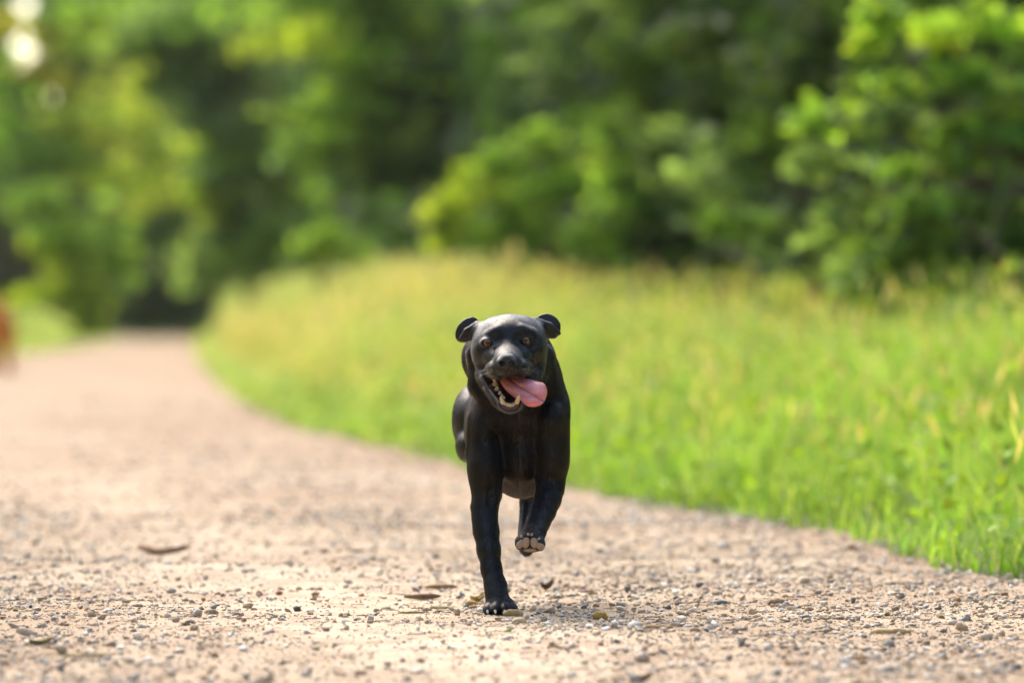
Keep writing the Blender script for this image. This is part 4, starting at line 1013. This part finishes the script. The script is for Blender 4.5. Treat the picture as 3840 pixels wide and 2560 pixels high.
    for (u, v, d), (du, dv, dd_) in (((1850, 1385, -300), (-70, 16, -10)), ((1846, 1392, -285), (-62, 34, 10)), ((1955, 1383, -300), (66, 20, -10)),
                                   ((1962, 1390, -285), (62, 44, 10)), ((1993, 1392, -150), (70, 36, 0)), ((1930, 1538, -240), (22, 18, -8)), ((1885, 1520, -235), (-22, 24, -8))):
        a = P(u, v, d); e = P(u + du, v + dv, d + dd_); m_ = (a + e) / 2 + (0, 0, 0.006)
        q = np.linspace(0, 1, 6)[:, None]; W.append(a * (1 - q)**2 + 2 * m_ * q * (1 - q) + e * q**2)
    for w in W:
        curves('whisker', w[None], np.linspace(0.0003, 0.00008, 6)[None], mf, root)
    return root
dog = build_dog()

# ================================================================== the brown dog far back at the left edge
def build_far_dog():
    y0 = 52.0; k = PXA * y0
    c = np.array([(-14 - 1920) * k, y0, 0.0]); zg = float(ground_z(c[:1], np.array([y0]))[0])
    root = empty('trotting_dog', (c[0], c[1], zg)); tag(root, 'rust-brown dog trotting on the path, cut off by the left edge', 'dog')
    f = Field(axis(c[0] - .26, c[0] + .26, .008), axis(y0 - .62, y0 + .75, .011), axis(zg - .02, zg + .80, .008))
    W = lambda x, y, z: (c[0] + x, y0 + y, zg + z)
    f.ell(W(0, -.10, .46), (.135, .25, .165), .03); f.ell(W(0, .20, .48), (.115, .26, .13), .04); f.ell(W(0, .42, .49), (.125, .15, .14), .03)
    f.cap(W(0, -.24, .52), W(0, -.42, .64), .10, .075, .04)                       # neck
    f.ell(W(0, -.46, .66), (.075, .10, .07), .02); f.cap(W(0, -.50, .645), W(0, -.60, .625), .045, .034, .02)
    for s in (-1, 1):
        f.ell(W(s * .082, -.44, .63), (.022, .04, .065), .01)                      # hanging ears
        f.ell(W(s * .09, .42, .40), (.055, .10, .13), .02)
    for s, dy, lift in ((-1, -.05, 0), (1, .10, .05)):
        f.chain([(W(s * .09, -.16, .40), .055), (W(s * .085, -.12, .27), .036), (W(s * .08, -.16 + dy, .12 + lift), .026), (W(s * .08, -.18 + dy, .03 + lift), .030)], .015)
    for s, dy, lift in ((1, .0, 0), (-1, -.10, .04)):
        f.chain([(W(s * .09, .38, .34), .055), (W(s * .085, .42 + dy, .26), .036), (W(s * .08, .52 + dy, .16 + lift), .024), (W(s * .08, .46 + dy, .03 + lift), .028)], .015)
    f.cap(W(0, .54, .54), W(.02, .72, .60), .032, .016, .02)
    V, Q = f.mesh(); V = relax(V, Q, 2)
    coat = m_coat('rust_coat', (0.40, 0.13, 0.028), (0.68, 0.27, 0.06), 0.7)
    link('body', mesh('body', V, Q, coat, True), root)
    link('nose', mesh('nose', *ellipsoid(W(0, -.632, .635), (.018, .013, .014)), M_NOSE, True), root)
    for s in (-1, 1): link('eye', mesh('eye', *ellipsoid(W(s * .036, -.535, .685), (.011, .011, .011), seg=10, ring=6), M_EYE, True, np.tile((.05, .02, .01), (10 * 5 + 2, 1))), root)
build_far_dog()

# ================================================================== loose wood, twigs and leaves lying on the path
def slab(L, W, H, curve=0.0, taper=.7, n=7, seed=0):
    """an irregular splinter along x, rounded in section, its ends ragged"""
    r_ = np.random.default_rng(seed); V, F = [], []
    for i in range(n):
        t = i / (n - 1) * 2 - 1; w = W * (1 - (1 - taper) * abs(t) ** 1.5) * r_.uniform(.88, 1.1); h = H * r_.uniform(.85, 1.15) * (1 - .5 * abs(t) ** 3)
        yc = curve * t * t + r_.normal(0, W * .06)
        for a, b in ((-1, 0), (-.6, .85), (.1, 1), (.7, .8), (1, 0)):
            V.append((L * t + r_.normal(0, L * .03) * (abs(t) == 1), yc + w * a, h * b + .25 * abs(curve) * t * t))
    for i in range(n - 1):
        for j in range(5):
            a, b = i * 5 + j, i * 5 + (j + 1) % 5; F += [(a, a + 5, b + 5), (a, b + 5, b)]
    for k, fl in ((0, 0), ((n - 1) * 5, 1)):
        for j in (1, 2, 3): F.append((k, k + j, k + j + 1) if not fl else (k, k + j + 1, k + j))
    return np.array(V), np.array(F)
def leaf_blade(L, W, curl, seed=0):
    r_ = np.random.default_rng(seed); V, F = [], []; n = 9
    for lay in (0, .0012):
        for i in range(n):
            t = i / (n - 1); w = W * math.sin(math.pi * t ** .8) ** .8 + .0006
            for s in (-1, -.5, 0, .5, 1): V.append((L * (t - .5) * 2, w * s, curl * (s * s * .5 + (t - .4) ** 2 * 1.6) + lay + r_.normal(0, .0006)))
    N = n * 5
    for i in range(n - 1):
        for j in range(4):
            a = i * 5 + j; F += [(a + N, a + 6 + N, a + 1 + N), (a + N, a + 5 + N, a + 6 + N), (a, a + 1, a + 6), (a, a + 6, a + 5)]
        for j, fl in ((0, 1), (4, 0)):
            a = i * 5 + j; q = [(a, a + 5, a + 5 + N), (a, a + 5 + N, a + N)]; F += q if not fl else [x[::-1] for x in q]
    return np.array(V), np.array(F)
def lay(name, label, cat, u, v, geo, col, rz, group=None, tilt=0.0, mat=None):
    x, y = on_path(u, v); V, F = geo
    me = mesh(name, V, F, mat or M_WOOD, False, np.tile(col, (len(V), 1)) * rng.uniform(.8, 1.15, (len(V), 1)))
    o = link(name, me); o.location = (x, y, float(path_z(x, y)) + .0055); o.rotation_euler = (0, tilt, R(rz)); tag(o, label, cat, group)
    return o
px = lambda w, v: w * PXA * HC / ((v - 1180) * PXA)           # width in photo pixels -> metres on the path
lay('bark_strip', 'long brown curved bark strip left of the planted paw', 'bark', 1585, 2243, slab(px(66, 2243), .010, .011, .012, .5, seed=1), (.20, .115, .06), 8)
lay('bark_strip', 'thinner brown bark strip behind the curved one, left of the leg', 'bark', 1655, 2212, slab(px(60, 2212), .009, .009, .006, .5, seed=2), (.30, .18, .08), 6)
lay('dead_leaf', 'curled yellow-tan dead leaf behind the planted paw', 'leaf', 1790, 2248, leaf_blade(px(28, 2248), .016, .018, 3), (.48, .36, .12), 25)
lay('wood_chip', 'flat tan wood chip beside the yellow dead leaf', 'wood chip', 1768, 2257, slab(px(25, 2257), .007, .008, 0, .8, seed=4), (.42, .29, .10), -5)
lay('twig', 'pale dry twig lying flat left of the planted paw', 'twig', 1655, 2275, slab(px(45, 2275), .004, .006, .004, .5, seed=5), (.50, .40, .22), -4)
lay('twig', 'thin brown stalk on the gravel, farther left of the paw than the pale twig', 'twig', 1540, 2302, slab(px(50, 2302), .003, .004, .003, .5, seed=6), (.34, .23, .11), 12)
lay('wood_chip', 'chunky tan wood chip right in front of the planted paw', 'wood chip', 1924, 2316, slab(px(38, 2316), .008, .011, 0, .85, seed=7), (.46, .30, .13), 4)
lay('wood_chip', 'orange-brown wood chip on the gravel to the right of the paws', 'wood chip', 2251, 2322, slab(px(27, 2322), .010, .015, 0, .95, seed=8), (.44, .25, .06), -3)
lay('wood_chip', 'pale rounded wood chip below the planted paw', 'wood chip', 1948, 2355, slab(px(28, 2355), .008, .009, 0, .6, seed=9), (.50, .38, .22), 2)
lay('dead_leaf', 'dark brown curled leaf on the path behind the raised paw', 'leaf', 2052, 2216, leaf_blade(px(24, 2216), .012, .020, 10), (.17, .09, .035), 15)
lay('green_leaf', 'tiny fresh green leaf fragment below the paws', 'leaf', 1910, 2402, leaf_blade(px(11, 2402), .006, .006, 11), (.22, .34, .03), 10, mat=None)
lay('fallen_branch', 'brown arched fallen branch on the left half of the path', 'branch', 600, 2090, slab(px(95, 2090), .010, .016, .05, .35, 11, 12), (.24, .14, .08), -8)
lay('bark_strip', 'speckled brown bark piece on the gravel right of the dog', 'bark', 2914, 2276, slab(px(34, 2276), .012, .013, .003, .6, seed=13), (.26, .17, .10), 5)
lay('twig', 'smooth tan stick lying near the lower middle right', 'twig', 2465, 2374, slab(px(58, 2374), .006, .008, .003, .6, seed=14), (.40, .26, .13), 0)
lay('twig', 'short upright twig stub standing out of the gravel', 'twig', 2785, 2250, slab(px(20, 2250), .004, .006, 0, .4, seed=15), (.36, .24, .13), 20, tilt=-1.0)
lay('wood_chip', 'long split yellowish wood splinter on the right-hand gravel', 'wood chip', 3345, 2376, slab(px(72, 2376), .007, .009, .004, .5, seed=16), (.46, .33, .16), -7)
lay('dead_leaf', 'dark brown leaf blurred at the bottom edge', 'leaf', 2412, 2540, leaf_blade(px(34, 2540), .018, .012, 17), (.16, .09, .045), -10)
lay('bark_strip', 'thin reddish bark sliver on the bare sand below the paws', 'bark', 2115, 2452, slab(px(60, 2452), .003, .004, .010, .4, seed=18), (.32, .17, .08), 10)
lay('twig', 'crossed dry straw stalk among stones at the lower left', 'twig', 330, 2478, slab(px(110, 2478), .003, .005, .010, .5, seed=19), (.42, .32, .16), 14)
lay('dead_leaf', 'olive dead leaf lying among the stones at the lower left', 'leaf', 150, 2446, leaf_blade(px(44, 2446), .014, .012, 20), (.26, .24, .07), 20)

# ================================================================== the hazy air under the trees
def haze():
    x0, x1, y0, y1, z0, z1 = -330, 330, -60, 960, -1.2, 18
    V = [(x, y, z) for x in (x0, x1) for y in (y0, y1) for z in (z0, z1)]
    F = [(0, 1, 3, 2), (4, 6, 7, 5), (0, 4, 5, 1), (2, 3, 7, 6), (0, 2, 6, 4), (1, 5, 7, 3)]
    m = bpy.data.materials.new('hazy_air'); m.use_nodes = True; t = m.node_tree; t.nodes.clear()
    o = t.nodes.new('ShaderNodeOutputMaterial'); v = t.nodes.new('ShaderNodeVolumePrincipled')
    v.inputs['Color'].default_value = (0.96, 0.97, 0.82, 1); v.inputs['Density'].default_value = 0.00012; v.inputs['Anisotropy'].default_value = 0.45
    t.links.new(v.outputs[0], o.inputs['Volume'])
    tag(link('haze', mesh('haze', V, F, m)), kind='stuff')
haze()
